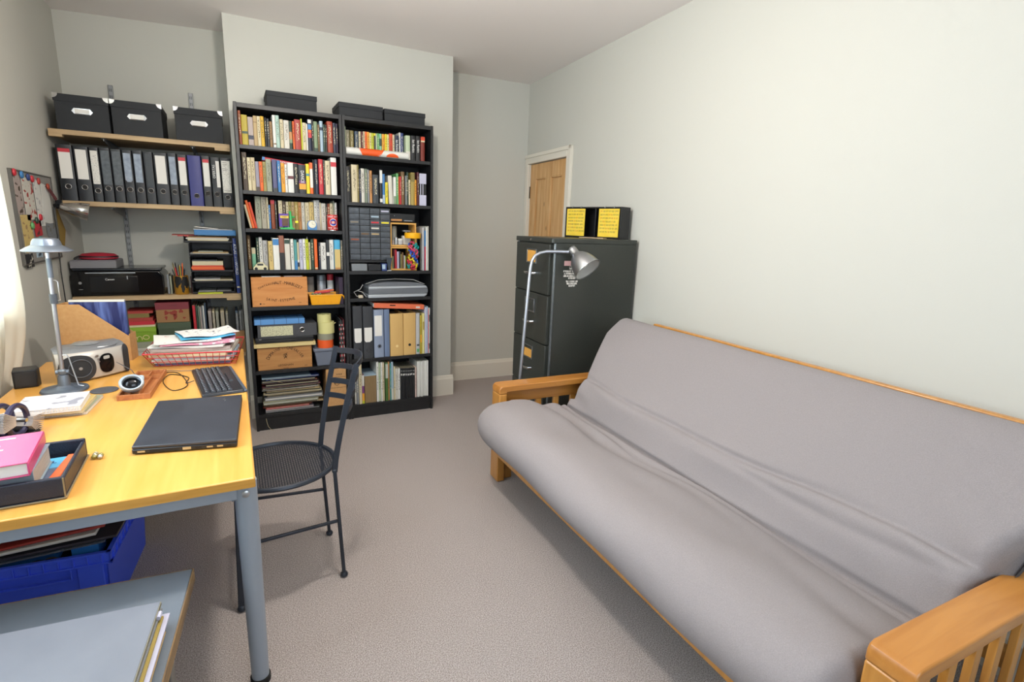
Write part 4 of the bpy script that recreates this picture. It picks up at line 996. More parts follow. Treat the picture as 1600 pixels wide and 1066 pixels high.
for j in range(NL+1):
    u = j/NL
    # ends: rounded over 6 cm
    e = min(u, 1-u)*(FL-.2); rr = .034
    k = math.sqrt(max(0, 1-(1-min(e, rr)/rr)**2)) if e < rr else 1.0
    k = .16+.84*k
    for i in range(NP):
        x, z = C2[i]; nx, nz = nrm[i]; s = i/K_
        # above the arms the back spreads to the full width
        fl_ = min(1, max(0, (z-.57)/.22)) if x > .42 else 0
        e0 = .102-.085*fl_ if x <= .42 else .138-.120*fl_; e1 = .102-.085*fl_; y = -e0-(FL-e0-e1)*u
        # pull towards the mid-line of the mattress at the ends
        inset = (1-k)*.062
        dd = disp(s, y)*min(1, e/.05+.2)-inset
        # far front corner is rounded back
        if e < .12 and s < 8 and x < .05: dd -= .022*(1-e/.12)**2*g(s-3, 3)
        vs_.append((x+nx*dd*-1*-1, y, z+nz*dd))
# profile runs front -> top -> back: outward normal is (-tz, tx)
fs_ = [(j*NP+i, (j+1)*NP+i, (j+1)*NP+(i+1) % NP, j*NP+(i+1) % NP) for j in range(NL) for i in range(NP)]
fs_ += [tuple(range(NP)), tuple(NL*NP+i for i in range(NP))[::-1]]
m.add(vs_, fs_)
m.build('mattress', fabric, fut, angle=70)

# ================================================================== FILING CABINET
cab = thing('filing_cabinet', 'dark grey four-drawer steel filing cabinet behind the sofa arm', 'filing cabinet', (1.565, -1.015, 0), radians(-3.5))
CWd, CDp, CHt = .50, .60, 1.315
M().prism(rbox(.022, CDp, 0, CWd, .012, 4), .03, 1.285).build('case', cabm, cab, bevel=.0)
M().prism(rbox(.0, CDp+.002, -.003, CWd+.003, .016, 5), 1.285, CHt).build('top_cap', cabm, cab, bevel=.005, seg=3)
m = M(); m.box(.03, CDp-.02, .01, CWd-.01, 0, .03); m.build('plinth', blkmetal, cab)
m = M(); m.tube([(.024, .004, .035), (.024, .004, 1.283)], .0085, 10); m.tube([(.024, CWd-.004, .035), (.024, CWd-.004, 1.283)], .0085, 10)
m.build('corner_edge', mat('edge_highlight_paint', '#6c7274', .22, .5), cab)  # lighter colour paints the highlight onto the rounded corners
cardh = mat('orange_card_insert', '#dba24c', .6)
for i in range(4):
    z1 = 1.278-i*.302; z0 = z1-.296
    d_ = M(); d_.box(-.001, .024, .022, CWd-.022, z0, z1)
    dw = d_.build('drawer', cabm, cab, bevel=.003)
    yc = CWd/2
    h = M(); h.box(-.006, -.001, yc-.066, yc+.066, z1-.122, z1-.115); h.box(-.006, -.001, yc-.066, yc+.066, z1-.043, z1-.036)
    h.box(-.006, -.001, yc-.066, yc-.058, z1-.115, z1-.043); h.box(-.006, -.001, yc+.058, yc+.066, z1-.115, z1-.043)
    h.build('label_holder', steel, dw, bevel=.0008)
    if i in (0, 2): M().box(-.003, -.0012, yc-.057, yc+.057, z1-.114 if i == 0 else z1-.114, z1-.044 if i == 0 else z1-.062).build('label_card', cardh, dw, smooth=False)
    h = M(); h.tube([(-.001, yc-.055, z1-.180), (-.022, yc-.05, z1-.181), (-.028, yc-.02, z1-.183), (-.028, yc+.02, z1-.183), (-.022, yc+.05, z1-.181), (-.001, yc+.055, z1-.180)], .006, 8, flat=1.3)
    h.build('handle', chrome, dw)
M().lathe([(0, 0), (.007, 0), (.007, .006), (0, .007)], 16, 0, T(.0, .27, 1.299) @ RY(-90)).build('lock', chrome, cab)
# word magnets on the near side
random.seed(9)
rows_ = [(.095, 1.235, .05), (.16, 1.225, .028), (.09, 1.178, .0), (.125, 1.155, .06), (.125, 1.142, .05), (.085, 1.126, .10), (.09, 1.112, .09), (.085, 1.098, .08), (.12, 1.085, .05), (.105, 1.066, .07), (.11, 1.053, .06), (.125, 1.040, .04)]
wm = printed('word_magnet', '#d4d2cc', '#3a3a3a', 330, 60, .56)
for i, (x0, z, w) in enumerate(rows_):
    if w == 0: continue
    x = x0; n = 0
    while x < x0+w:
        ww = random.choice((.014, .02, .026))
        o = M().box(x, x+ww, -.0015, 0, z-.0052, z+.0052).build('word_magnet', wm, cab, smooth=False)
        x += ww+.0025
M().box(.088, .132, -.0016, 0, 1.158, 1.186).build('picture_magnet', mat('pink_magnet', '#c8a0a0', .5), cab, smooth=False)

# black display shelf box with yellow cards on the cabinet
sb = thing('display_box', 'open black shelf box with two yellow text cards on the filing cabinet', 'shelf box', (2.065, -.995, 1.3155), radians(17))
# front faces -X, width along Y
m = M(); w_, d_, h_ = .44, .10, .197; k = .009
m.box(0, d_, 0, k, 0, h_); m.box(0, d_, w_-k, w_, 0, h_); m.box(0, d_, k, w_-k, h_-k, h_); m.box(0, d_, k, w_-k, 0, k); m.box(d_-.004, d_, k, w_-k, k, h_-k)
m.box(.0, d_-.004, .19, .197, k, h_-k)
m.build('frame', blkplastic, sb, bevel=.001)
ycard = mat('yellow_card', '#dfbf2c', .55, noise=('#e8cc50', 24, .3))
for y0, y1 in ((.012, .165), (.275, .425)):
    c_ = M().box(-.003, -.001, y0, y1, .012, h_-.012).build('yellow_card', ycard, sb, smooth=False)
    tt = M(); random.seed(int(y0*1000))
    mats = [mat('card_ink_dark', '#3a5a3a', .7), mat('card_ink_red', '#a84a22', .7), mat('card_ink_navy', '#2c3048', .7)]
    for r in range(7):
        y = y1-.012; z = h_-.032-r*.021
        while y > y0+.02:
            wl = random.uniform(.008, .022)
            kk = random.choice((0, 0, 1, 2))
            yy = y
            while yy > y-wl:
                tt.box(-.0036, -.003, yy-.0032, yy-.0022, z, z+.009, kk); tt.box(-.0036, -.003, yy-.004, yy-.001, z+.0075, z+.009, kk)
                if random.random() > .5: tt.box(-.0036, -.003, yy-.0045, yy-.001, z, z+.0015, kk)
                yy -= .005
            y -= wl+.006
    tt.build('handwriting', mats, c_, smooth=False)
m = M()
for y in (.05, .12, .31, .38): m.tube([(-.004, y, h_-.008), (-.006, y, h_+.004), (.01, y, h_+.004)], .0012, 5)
m.build('paper_clip', chrome, sb)
m = M(); m.box(0, .05, 0, .19, 0, .006)
tag(m.build('ruler', mat('pale_wood_strip', '#b8a488', .5), loc=(2.0, -.915, 1.3156), rot=(0, 0, radians(17)), bevel=.001), 'flat pale wooden strip lying before the display box', 'ruler')

# ================================================================== FLOOR LAMP
lamp = thing('floor_lamp', 'silver floor lamp with an arched pole and cone shade by the cabinet', 'floor lamp', (1.345, -1.045, 0))
def off(p): return (p[0]-1.345, p[1]+1.045, p[2])
M().lathe([(0, 0), (.105, 0), (.108, .006), (.105, .012), (.02, .018), (.012, .03), (0, .03)], 36).build('base', aluw, lamp)
P3 = [(1.345, -1.045, .02), (1.378, -1.035, .50), (1.41, -1.015, .85), (1.435, -.998, 1.10), (1.443, -.993, 1.15), (1.452, -.991, 1.185), (1.470, -.992, 1.213), (1.50, -.996, 1.229), (1.535, -1.008, 1.238), (1.60, -1.036, 1.240), (1.655, -1.062, 1.240)]
M().tube([off(p) for p in P3], .0095, 12).build('pole', aluw, lamp)
ax = Vector((.28, -.70, -.70)).normalized()
q = Vector((0, 0, 1)).rotation_difference(ax).to_matrix().to_4x4()
hx = Matrix.Translation(off((1.665, -1.062, 1.262))) @ q
sh_ = M()
out = [(.018, 0), (.024, .004), (.026, .018), (.026, .045), (.030, .052), (.044, .066), (.060, .09), (.071, .118), (.078, .15), (.080, .165)]
sh_.shell(out, 40, 0, hx); sh_.shell([(r-.0015, z+.001) for r, z in out[3:]], 40, 1, hx)
sh_.shell([(.080, .165), (.083, .166), (.083, .169), (.0785, .168)], 40, 0, hx)
sh_.lathe([(0, -.004), (.014, -.002), (.02, .002), (.02, .004), (0, .004)], 24, 0, hx)
sh_.build('lamp_shade', [steel, mat('shade_inside', '#c8c8c4', .5)], lamp, angle=50)
m = M(); m.lathe([(0, .05), (.014, .05), (.014, .075), (.026, .10), (.028, .12), (.02, .14), (0, .146)], 20, 0, hx)
m.build('bulb', mat('frosted_bulb', '#e8e4da', .3), lamp)
m = M(); m.tube([(.31, -.02, 1.24), (.322, -.02, 1.255)], .012, 12); m.build('swivel_joint', aluw, lamp)

# ================================================================== DESK
desk = thing('desk', 'long beech-topped desk with grey steel legs, covered in office things', 'desk', (0, 0, 0))
DX0, DX1, DY0_, DY1_ = -.84, -.045, -2.178, -.607
m = M(); m.box(DX0, DX1, DY0_, DY1_, .672, .70, 0)
dt = m.build('desk_top', beech, desk, bevel=.004, seg=3)
m = M(); m.box(DX0+.004, DX1-.0005, DY0_-.0012, DY0_+.0005, .674, .6975, 0); m.box(DX1-.0005, DX1+.0012, DY0_+.002, DY1_-.002, .674, .6975, 0)
m.build('edge_band', beechedge, desk)
m = M(); m.box(DX0+.03, DX1-.045, DY0_+.035, DY0_+.06, .628, .672); m.box(DX0+.03, DX1-.045, DY1_-.06, DY1_-.035, .612, .672)
m.box(DX1-.06, DX1-.04, DY0_+.06, DY1_-.06, .612, .672); m.box(DX0+.04, DX0+.06, DY0_+.06, DY1_-.06, .612, .672)
m.build('under_frame', greymetal, desk, bevel=.002)
for x, y in ((DX1-.024, DY0_+.055), (DX1-.04, DY1_-.05), (DX0+.05, DY0_+.05), (DX0+.05, DY1_-.05)):
    near = (y == DY0_+.055)
    fx, fy = (x-.0, y+.025) if near else (x, y)
    m = M(); m.tube([(fx, fy, .02), (x, y, .672)], [.024, .029], 24)
    lg = m.build('leg', greymetal, desk)
    M().lathe([(0, 0), (.026, 0), (.028, .004), (.028, .022), (0, .022)], 24, 0, T(fx, fy, 0)).build('rubber_foot', rubber, lg)
    if near:
        m = M(); m.lathe([(0, 0), (.010, 0), (.010, .003), (.006, .005), (0, .005)], 16, 0, T(x, y-.028, .645) @ RX(90)); m.build('screw', steel, lg)

# ================================================================== METAL CHAIR
ch = thing('metal_chair', 'black iron chair with mesh seat and curved ladder back at the desk', 'chair', (.04, -1.555, 0))
def co(x, y, z): return (x-.04, y+1.555, z)
R_ = .208
m = M(); m.tube([(R_*cos(a*pi/24), R_*sin(a*pi/24), .447) for a in range(48)], .0095, 8, closed=True)
m.build('seat_ring', blkmetal, ch)
m = M(); k = -.2
while k < .2:
    hl = math.sqrt(max(0, R_**2-k*k))
    m.box(k-.0019, k+.0019, -hl, hl, .4455, .4467); m.box(-hl, hl, k-.0019, k+.0019, .4467, .4479); k += .0088
m.build('seat_mesh', blkmetal, ch, smooth=False)
def ball(x, y): return M().lathe([(0, 0), (.009, .001), (.0145, .008), (.0145, .014), (.009, .022), (0, .024)], 16, 0, T(*co(x, y, 0)))
for nm, (fx, fy), (tx, ty) in (('front_leg', (-.115, -1.752), (-.10, -1.71)), ('front_leg', (-.115, -1.375), (-.10, -1.40))):
    l_ = M(); l_.bar(co(fx, fy, .012), co(tx, ty, .445), .022, .012, up=(0, 1, 0)); o = l_.build(nm, blkmetal, ch, bevel=.003)
    ball(fx, fy).build('foot_ball', blkmetal, o)
ups = {}
for sgn, foot, seat, top in ((-1, (.245, -1.71), (.228, -1.688), (.324, -1.668)), (1, (.238, -1.396), (.21, -1.448), (.292, -1.425))):
    l_ = M(); l_.bar(co(foot[0], foot[1], .012), co(seat[0], seat[1], .45), .013, .020, up=(0, 1, 0))
    o = l_.build('rear_leg', blkmetal, ch, bevel=.003); ball(*foot).build('foot_ball', blkmetal, o)
    pts = []
    for i in range(9):
        t_ = i/8; z = .44+((.848 if sgn < 0 else .866)-.44)*t_
        pts.append(Vector(co(seat[0]+(top[0]-seat[0])*(t_**1.25), seat[1]+(top[1]-seat[1])*t_, z)))
    ups[sgn] = pts
    u_ = M()
    for i in range(8): u_.bar(pts[i]-(pts[i+1]-pts[i])*.02, pts[i+1], .012, .019, up=(1, 0, 0))
    u_.build('back_upright', blkmetal, ch, bevel=.0)
def up_at(sgn, z):
    P_ = ups[sgn]
    for i in range(8):
        if P_[i].z <= z <= P_[i+1].z+1e-6:
            f = (z-P_[i].z)/(P_[i+1].z-P_[i].z); return P_[i].lerp(P_[i+1], f)
    return P_[-1]
for z in (.851, .789, .728, .668):
    a, b = up_at(-1, z-.014), up_at(1, z); n = 12; m = M(); pv = None; vs = []
    for i in range(n+1):
        t_ = i/n; p = a.lerp(b, t_); bow = .06*sin(pi*t_)
        p = p+Vector((bow, 0, .012*sin(pi*t_)))
        for dx, dz in ((-.003, -.011), (.003, -.011), (.003, .011), (-.003, .011)): vs.append(p+Vector((dx, 0, dz)))
    fs = []
    for i in range(n):
        for j in range(4): fs.append((i*4+j, i*4+(j+1) % 4, (i+1)*4+(j+1) % 4, (i+1)*4+j))
    fs += [(3, 2, 1, 0), (n*4, n*4+1, n*4+2, n*4+3)]
    m.add(vs, fs).build('back_rung', blkmetal, ch)
for a, b in (((.237, -1.699, .24), (-.107, -1.730, .24)), ((.224, -1.424, .24), (-.107, -1.388, .24)), ((-.106, -1.727, .21), (-.106, -1.39, .21))):
    M().bar(co(*a), co(*b), .011, .011).build('stretcher', blkmetal, ch, bevel=.002)

# ================================================================== LEFT ALCOVE SHELVING
uprm = mat('grey_shelf_rail', '#8c8e90', .45, .4)
for x, lb in ((-.675, 'grey slotted shelf upright on the alcove wall, nearer the window'), (-.235, 'grey slotted shelf upright on the alcove wall, nearer the bookcase')):
    yb = .812-(x+.93)*.1615
    t = thing('shelf_upright', lb, 'shelf upright', (x, yb-.001, .30), group='shelf uprights in the alcove')
    M().box(-.0125, .0125, -.014, 0, 0, 1.86).build('rail', uprm, t, bevel=.002)
    m = M()
    for i in range(46):
        m.box(-.006, -.003, -.0148, -.0138, .02+i*.04, .038+i*.04); m.box(.003, .006, -.0148, -.0138, .02+i*.04, .038+i*.04)
    m.build('slots', inkblack, t, smooth=False)
    for z in (1.787, 1.402, .8465, .445):
        m = M(); dd = yb-.32-.014
        m.prism([(-.014, z-.30), (-dd, z-.30), (-dd, z-.30-.012), (-.06, z-.30-.055), (-.014, z-.30-.075)], -.002, .002, 'X')
        m.box(-.012, .012, -dd, -.014, z-.302, z-.30)
        m.build('bracket', uprm, t)
SY0, SY1 = .30, .645
for z, lb in ((1.815, 'oak-coloured wall shelf holding the three black storage boxes'), (1.430, 'oak-coloured wall shelf holding the row of lever arch files'), (.8745, 'oak-coloured wall shelf holding the printer and letter trays'), (.473, 'oak-coloured wall shelf behind the desk holding boxes and sketchbooks')):
    t = thing('wall_shelf', lb, 'shelf', (-.915, SY0, z-.027), group='oak-coloured shelves in the alcove')
    M().prism([(0, 0), (.885, 0), (.885, SY1-SY0+.018), (0, SY1-SY0+.14)], 0, .027).build('board', shelfwood, t, bevel=.001)
    if z > .8: M().box(.80, .885, -.002, .03, -.016, 0).build('batten', shelfwood, t, bevel=.001); 
    if z > .8: M().box(0, .06, -.002, .03, -.014, 0).build('batten', shelfwood, t, bevel=.001)
# storage boxes
for x0, x1, lb in ((-.876, -.630, 'black storage box with metal corners, nearest the window wall'), (-.622, -.376, 'black storage box with metal corners, middle of the three'), (-.314, -.060, 'black storage box with metal corners, nearest the bookcase')):
    t = thing('storage_box', lb, 'storage box', (x0, .308, 1.8155), group='black metal-cornered storage boxes'); w = x1-x0; h = .188; d = .32
    M().box(.002, w-.002, .002, d, 0, h-.035).build('box', boxblack, t, bevel=.002)
    M().box(-.001, w+.001, -.001, d+.002, h-.040, h).build('lid', boxblack, t, bevel=.002)
    for sx, cx in ((1, -.002), (-1, w+.002)):
        for sy, cy in ((1, -.002), (-1, d+.003)):
            m = M(); r3 = .026; n3 = 6
            V3 = [(cx, cy, h+.002)]+[(cx+sx*r3*cos(pi/2*i/n3), cy+sy*r3*sin(pi/2*i/n3), h+.0014) for i in range(n3+1)]
            V3 += [(cx+sx*r3*cos(pi/2*i/n3), cy-sy*.0006, h+.0014-r3*sin(pi/2*i/n3)) for i in range(1, n3+1)]
            V3 += [(cx-sx*.0006, cy+sy*r3*cos(pi/2*i/n3), h+.0014-r3*sin(pi/2*i/n3)) for i in range(1, n3)]
            a3 = [(0, i+1, i+2) for i in range(n3)]
            b3 = [1]+[n3+1+i for i in range(1, n3+1)]; c3 = [n3+1]+[2*n3+1+i for i in range(1, n3)]+[2*n3+1]
            m.add(V3, a3+[(0, b3[i+1], b3[i]) for i in range(n3)]+[(0, c3[i], c3[i+1]) for i in range(n3)])
            m.build('metal_corner', chrome, t, smooth=False)
    m = M(); cx, cz = w/2+.0, h*.55; hw, hh = .036, .0155
    m.prism([(cx-hw-.012, cz), (cx-hw, cz-hh), (cx+hw, cz-hh), (cx+hw+.012, cz), (cx+hw, cz+hh), (cx-hw, cz+hh)], -.002, .0025, 'Y', 0)
    m.box(cx-hw+.003, cx+hw-.003, -.0035, -.001, cz-hh+.005, cz+hh-.003, 1)
    m.tube([(cx-hw, -.004, cz-hh+.002), (cx+hw, -.004, cz-hh+.002)], .002, 6)
    m.build('label_holder', [chrome, paper], t)
# lever arch files
BS = [-.901, -.824, -.752, -.705, -.652, -.599, -.548, -.496, -.445, -.372, -.324, -.270, -.195, -.146, -.092, -.030]
FX = [('white label headed by a red band, first file from the wall', 'redtop'), ('plain white label, second file from the wall', 'white'), ('grey printed label, third file from the wall', 'printed'),
 ('grey marbled label pocket, fourth file from the wall', 'dark'), ('grey marbled label pocket, fifth file from the wall', 'dark'), ('bluish label, sixth file from the wall', 'blue'), ('crumpled bluish label, seventh file from the wall', 'blue'),
 ('no label, left of a white-labelled file near the middle', 'none'), ('broad white label edged in red, middle of the row', 'white'), ('bluish plastic label, left of the narrow red-topped one', 'blue'), ('narrow red-topped label, left of the blue file', 'redtop'),
 ('', 'bluefile'), ('red-topped label, just right of the blue file', 'redtop'), ('upright black lettering beside its label', 'letter'), ('tall printed white label, at the right end', 'form')]
labw = paper; labp = printed('form_print', '#d8d6ce', '#8a8a88', 120, 420, .6); labb = mat('bluish_label', '#98a4b4', .5, noise=('#7c8898', 50, .2)); labg = mat('grey_marbled_pocket', '#565c62', .35, noise=('#3c4146', 60, .25))
redm = cov('red')
for i, (ds, kd) in enumerate(FX):
    x0, x1 = BS[i]+.001, BS[i+1]-.002; w = x1-x0; h = .302+.004*(i % 3 == 0); 
    mm = mat('ultramarine_file', '#2c2f74', .45) if kd == 'bluefile' else mat('black_smooth_file', '#1d2025', .45)
    lab = 'dark blue lever arch file standing among the black ones' if kd == 'bluefile' else 'black file with '+ds if kd != 'none' else 'black unlabelled file, left of the broad white-labelled one'
    lb = None; lm = None
    lx0, lx1 = w*.14, w*.86
    if kd in ('redtop', 'white', 'blue'): lb = (lx0, lx1, .122, .285); lm = labb if kd == 'blue' else labw
    if kd == 'printed': lb = (w*.12, w*.88, .10, .285); lm = labp
    if kd == 'dark': lb = (w*.14, w*.92, .10, .29); lm = labg
    if kd == 'none': lb = (w*.2, w*.86, .10, .29); lm = mat('dark_pocket', '#2f3338', .3)
    if kd == 'letter': lb = (w*.55, w*.92, .12, .28); lm = labw
    if kd == 'form': lb = (w*.10, w*.90, .09, .285); lm = labp
    t = lever_file(x0, x1, h, .285, .322, 1.4305, mm, lab, lb, 2 if i == 5 else None, (w/2, .078 if kd not in ('bluefile', 'printed', 'form') else .062, min(.0135, w*.36), chrome), 'lever arch files on the alcove shelf', (w/2, .078 if kd not in ('bluefile', 'printed', 'form') else .062, min(.011, w*.3)), lm)
    if kd == 'redtop': M().box(lx0, lx1, -.0016, 0, .265, .285).build('label_header', redm, t, smooth=False)
    if kd == 'letter': M().text('OFERTAS', .02, 0, T(w*.32, -.0012, .215) @ RX(90) @ RZ(90), sx=1.0).build('spine_lettering', inkwhite, t, smooth=False)
    if kd == 'form':
        m = M()
        for zz in (.272, .262, .235, .225): m.box(w*.2, w*.6, -.0018, -.001, zz, zz+.002)
        m.box(w*.78, w*.80, -.0018, -.001, .10, .22); m.box(w*.15, w*.80, -.0018, -.001, .10, .102); m.build('form_lines', inkblack, t, smooth=False)
# printer
pt = thing('printer', 'glossy black inkjet printer on the lowest visible wall shelf', 'printer', (-.915, .335, .875))
PW = .455
M().prism([(0, 0), (PW, 0), (PW+.004, .03), (PW+.004, .12), (PW-.02, .15), (.01, .15), (-.004, .12), (-.004, .03)], 0, .29, 'Y').build('body', blkgloss, pt, bevel=.006, seg=3)
M().box(.004, PW-.004, .012, .285, .1505, .165).build('scanner_lid', mat('dark_grey_gloss', '#22252a', .2), pt, bevel=.005)
m = M(); m.box(.085, .325, -.004, .001, .02, .118); m.build('front_panel', mat('black_tray_front', '#15171b', .15), pt, bevel=.002)
m = M(); m.box(.07, .315, -.006, .003, .137, .142); m.build('trim_line', steel, pt)
M().text('Canon', .017, 0, T(.185, -.0046, .10) @ RX(90)).build('lettering', inkwhite, pt, smooth=False)
m = M(); m.lathe([(0, 0), (.008, 0), (.008, .002), (0, .002)], 16, 0, T(.04, -.001, .08) @ RX(90)); m.box(.03, .05, -.003, -.001, .04, .043); m.box(.27, .275, -.0055, -.003, .10, .12); m.build('buttons', steel, pt)
t = thing('flat_box', 'flat grey box lying on top of the printer', 'box', (-.915, .345, 1.0405)); M().box(0, .225, 0, .24, 0, .044).build('box', mat('mid_grey_card', '#77767a', .6), t, bevel=.003)
M().box(.004, .221, .004, .236, .0442, .047).build('lid', mat('mid_grey_card_lid', '#83828a', .6), t, bevel=.001)
t = thing('zip_case', 'red and black round zipped case lying on the grey box', 'case', (-.79, .45, 1.0885))
M().lathe([(0, 0), (.085, 0), (.098, .008), (.098, .014), (0, .014)], 36, 0, Matrix.Diagonal((1, .8, 1, 1))).build('lower_shell', mat('red_case', '#a8283a', .5), t)
M().lathe([(0, .0145), (.099, .0145), (.099, .022), (0, .022)], 36, 0, Matrix.Diagonal((1, .8, 1, 1))).build('zip', blkplastic, t)
M().lathe([(0, .0225), (.096, .0225), (.08, .034), (.03, .040), (0, .041)], 36, 0, Matrix.Diagonal((1, .8, 1, 1))).build('upper_shell', mat('red_case', '#a8283a', .5), t)
m = M(); m.tube([(-.09, -.03, .018), (-.105, -.045, .010), (-.11, -.05, .004)], .006, 8); m.build('pull_loop', blkplastic, t)
# pencil cup and upright things beside it
t = thing('pencil_cup', 'gold and black patterned cup crammed with pencils beside the letter trays', 'cup', (-.365, .345, .8752))
gd = mat('gold_glaze', '#b8862c', .35, .4)
M().shell([(.0, 0), (.038, 0), (.040, .004), (.041, .118), (.0385, .118), (.037, .006), (0, .006)], 32).build('cup', gd, t)
m = M()
for a0, z0, hh, ww in ((-120, .05, .10, .5), (-75, .02, .09, .35), (-40, .045, .09, .45), (-100, .07, .06, .5), (-60, .062, .07, .5), (-10, .02, .09, .3)):
    vs = []; n = 14
    vs = [(.0415*cos(radians(a0)), .0415*sin(radians(a0)), z0+hh*.35)]
    for i in range(n):
        a = 2*pi*i/n; rr = 1 if i % 2 else .8
        ph = radians(a0)+ww*.8*cos(a)*rr; zz = max(.004, min(.116, z0+hh*.35+hh*.5*sin(a)*rr)); vs.append((.0416*cos(ph), .0416*sin(ph), zz))
    m.add(vs, [(0, i+1, (i+1) % n+1) for i in range(n)])
m.build('black_pattern', inkblack, t, smooth=True)
random.seed(2)
PCs = ['dark green', 'black', 'mustard', 'maroon', 'dark grey', 'orange', 'dark brown', 'red', 'navy', 'olive brown', 'slate blue', 'dark red']
for i, pc in enumerate(PCs):
    a = i*2.4; r = .010+.018*((i*7 % 5)/5)
    bx_, by_ = -.365+r*.5*cos(a), .345+r*.5*sin(a); L_ = .155+.05*((i*3) % 4)/4
    tx_, ty_ = bx_+r*1.4*cos(a), by_+r*1.2*sin(a)
    m = M(); m.tube([(bx_, by_, .884), (tx_, ty_, .884+L_-.012), (tx_+(tx_-bx_)*.06, ty_, .884+L_)], [.0036, .0036, .0008], 6)
    tag(m.build('pencil', cov(pc)), '%s pencil sticking out of the gold and black cup' % pc, 'pencil', 'pencils in the cup')
for i, (x, w, h, cn, lb) in enumerate(((-.443, .012, .125, 'grey', 'grey upright paperback between printer and pencil cup'), (-.428, .010, .115, 'stone', 'stone-coloured booklet between printer and pencil cup'), (-.3135+.0, .004, .11, 'maroon', 'thin maroon booklet between pencil cup and letter trays'))):
    tag(book_mesh(w, h, .12).build('booklet', [cov(cn), pages], loc=(x, .36, .8752), smooth=False), lb, 'booklet')
# letter trays
t = thing('letter_tray_tower', 'black tower of stacked letter trays crammed with papers', 'letter trays', (-.306, .325, .8755))
TW = .245
for i, z in enumerate((0, .07, .14, .245)):
    m = M(); hh = (.062, .062, .098, .075)[i]
    m.box(0, TW, 0, .28, z, z+.004); m.box(0, .004, 0, .28, z, z+hh); m.box(TW-.004, TW, 0, .28, z, z+hh); m.box(0, TW, .276, .28, z, z+hh)
    m.box(.004, TW-.004, 0, .004, z, z+.013)
    m.build('tray', blkplastic, t, bevel=.0008)
m = M(); z = .326; m.box(-.022, TW+.005, -.012, .28, z, z+.004); m.box(-.022, -.018, -.012, .28, z, z+.045); m.box(TW+.001, TW+.005, -.012, .28, z, z+.045); m.box(-.018, TW+.001, -.012, -.008, z, z+.014); m.build('tray', blkplastic, t, bevel=.0008)
PL = [(.0045, 'white', .03, .13, .006, 'white papers in the lowest letter tray, on the left'), (.0045, 'pale grey', .135, .22, .006, 'grey papers in the lowest letter tray, on the right'), (.0745, 'off-white', .02, .235, .008, 'off-white sheets at the bottom of the second tray up'), (.0835, 'cream', .02, .235, .006, 'cream sheets lying on the second tray pile'), (.0905, 'pale grey', .012, .16, .005, 'pale grey sheets topping the second tray pile'),
      (.1445, 'red orange', .01, .19, .014, 'orange envelope wallet lowest in the third tray up'), (.159, 'orange', .005, .185, .013, 'orange wallet second in the third tray up'), (.1725, 'red orange', .01, .182, .010, 'orange wallet third in the third tray up'), (.183, 'cream', .012, .185, .026, 'thick cream paper block in the third tray up'), (.2095, 'dark grey', .012, .15, .008, 'dark grey folder topping the third tray pile'),
      (.2495, 'white', .005, .225, .010, 'white sheets at the bottom of the fourth tray up'), (.260, 'tan', .02, .22, .008, 'tan sheets topping the fourth tray pile'), (.269, 'stone', .05, .19, .005, 'thin stone-coloured sheet topping the fourth tray'),
      (.3305, 'cream', .0, .225, .018, 'cream papers lowest in the topmost letter tray'), (.349, 'off-white', -.01, .23, .008, 'off-white papers above the cream ones in the topmost tray'), (.3575, 'tan brown', .0, .22, .007, 'tan folder in the topmost tray below the blue one')]
for z, cn, a, b, th, lb in PL:
    tag(M().box(a, b, .008, .25, 0, th).build('papers', cov(cn), loc=(-.306, .325, .8755+z+.0003), smooth=False), lb, 'papers', 'papers in the letter trays')
tag(M().box(-.06, .0, .0, .2, 0, .006).box(-.09, .05, .004, .2, .006, .009).build('papers', cov('brick red'), loc=(-.30, .33, .8755+.3650), rot=(0, 0, .05), smooth=False), 'reddish papers jutting left over the topmost letter tray', 'papers')
tag(M().box(0, .235, 0, .22, 0, .034).build('folder', cov('bright blue'), loc=(-.268, .326, .8755+.3745), bevel=.002), 'bright blue folder on the topmost letter tray', 'folder')
tag(M().box(0, .22, 0, .2, 0, .005).build('papers', cov('pale grey'), loc=(-.27, .33, .8755+.409), rot=(0, 0, .03), smooth=False), 'pale grey papers lying on the blue folder', 'papers')
tag(M().box(0, .13, 0, .2, 0, .004).build('papers', cov('white'), loc=(-.265, .33, .8755+.4245), rot=(0, radians(5), .0), smooth=False), 'white sheet tilted on top of the blue folder pile', 'papers')
tag(M().box(0, .14, 0, .07, 0, .010).build('notepad', cov('lime'), loc=(-.275, .3015, .8752), smooth=False), 'lime green sticky notepad under the letter trays', 'notepad')
# atlas
t = thing('atlas', 'dark blue atlas standing at the right end of the shelf', 'book', (-.052, .318, .8752), radians(0), rot=(0, radians(-1.0), 0))
book_mesh(.022, .36, .22).build('cover', [mat('atlas_blue', '#1f3474', .4), pages], t, smooth=False)
M().text('ATLAS', .022, 0, T(.011, -.001, .29) @ RX(90) @ RZ(-90), sx=1.05).text('OF THE', .010, 0, T(.011, -.001, .225) @ RX(90) @ RZ(-90)).text('WORLD', .022, 0, T(.011, -.001, .165) @ RX(90) @ RZ(-90), sx=1.05).build('spine_lettering', inkwhite, t, smooth=False)
M().box(.003, .019, -.0012, .001, .035, .045).build('publisher_mark', cov('cream'), t, smooth=False)

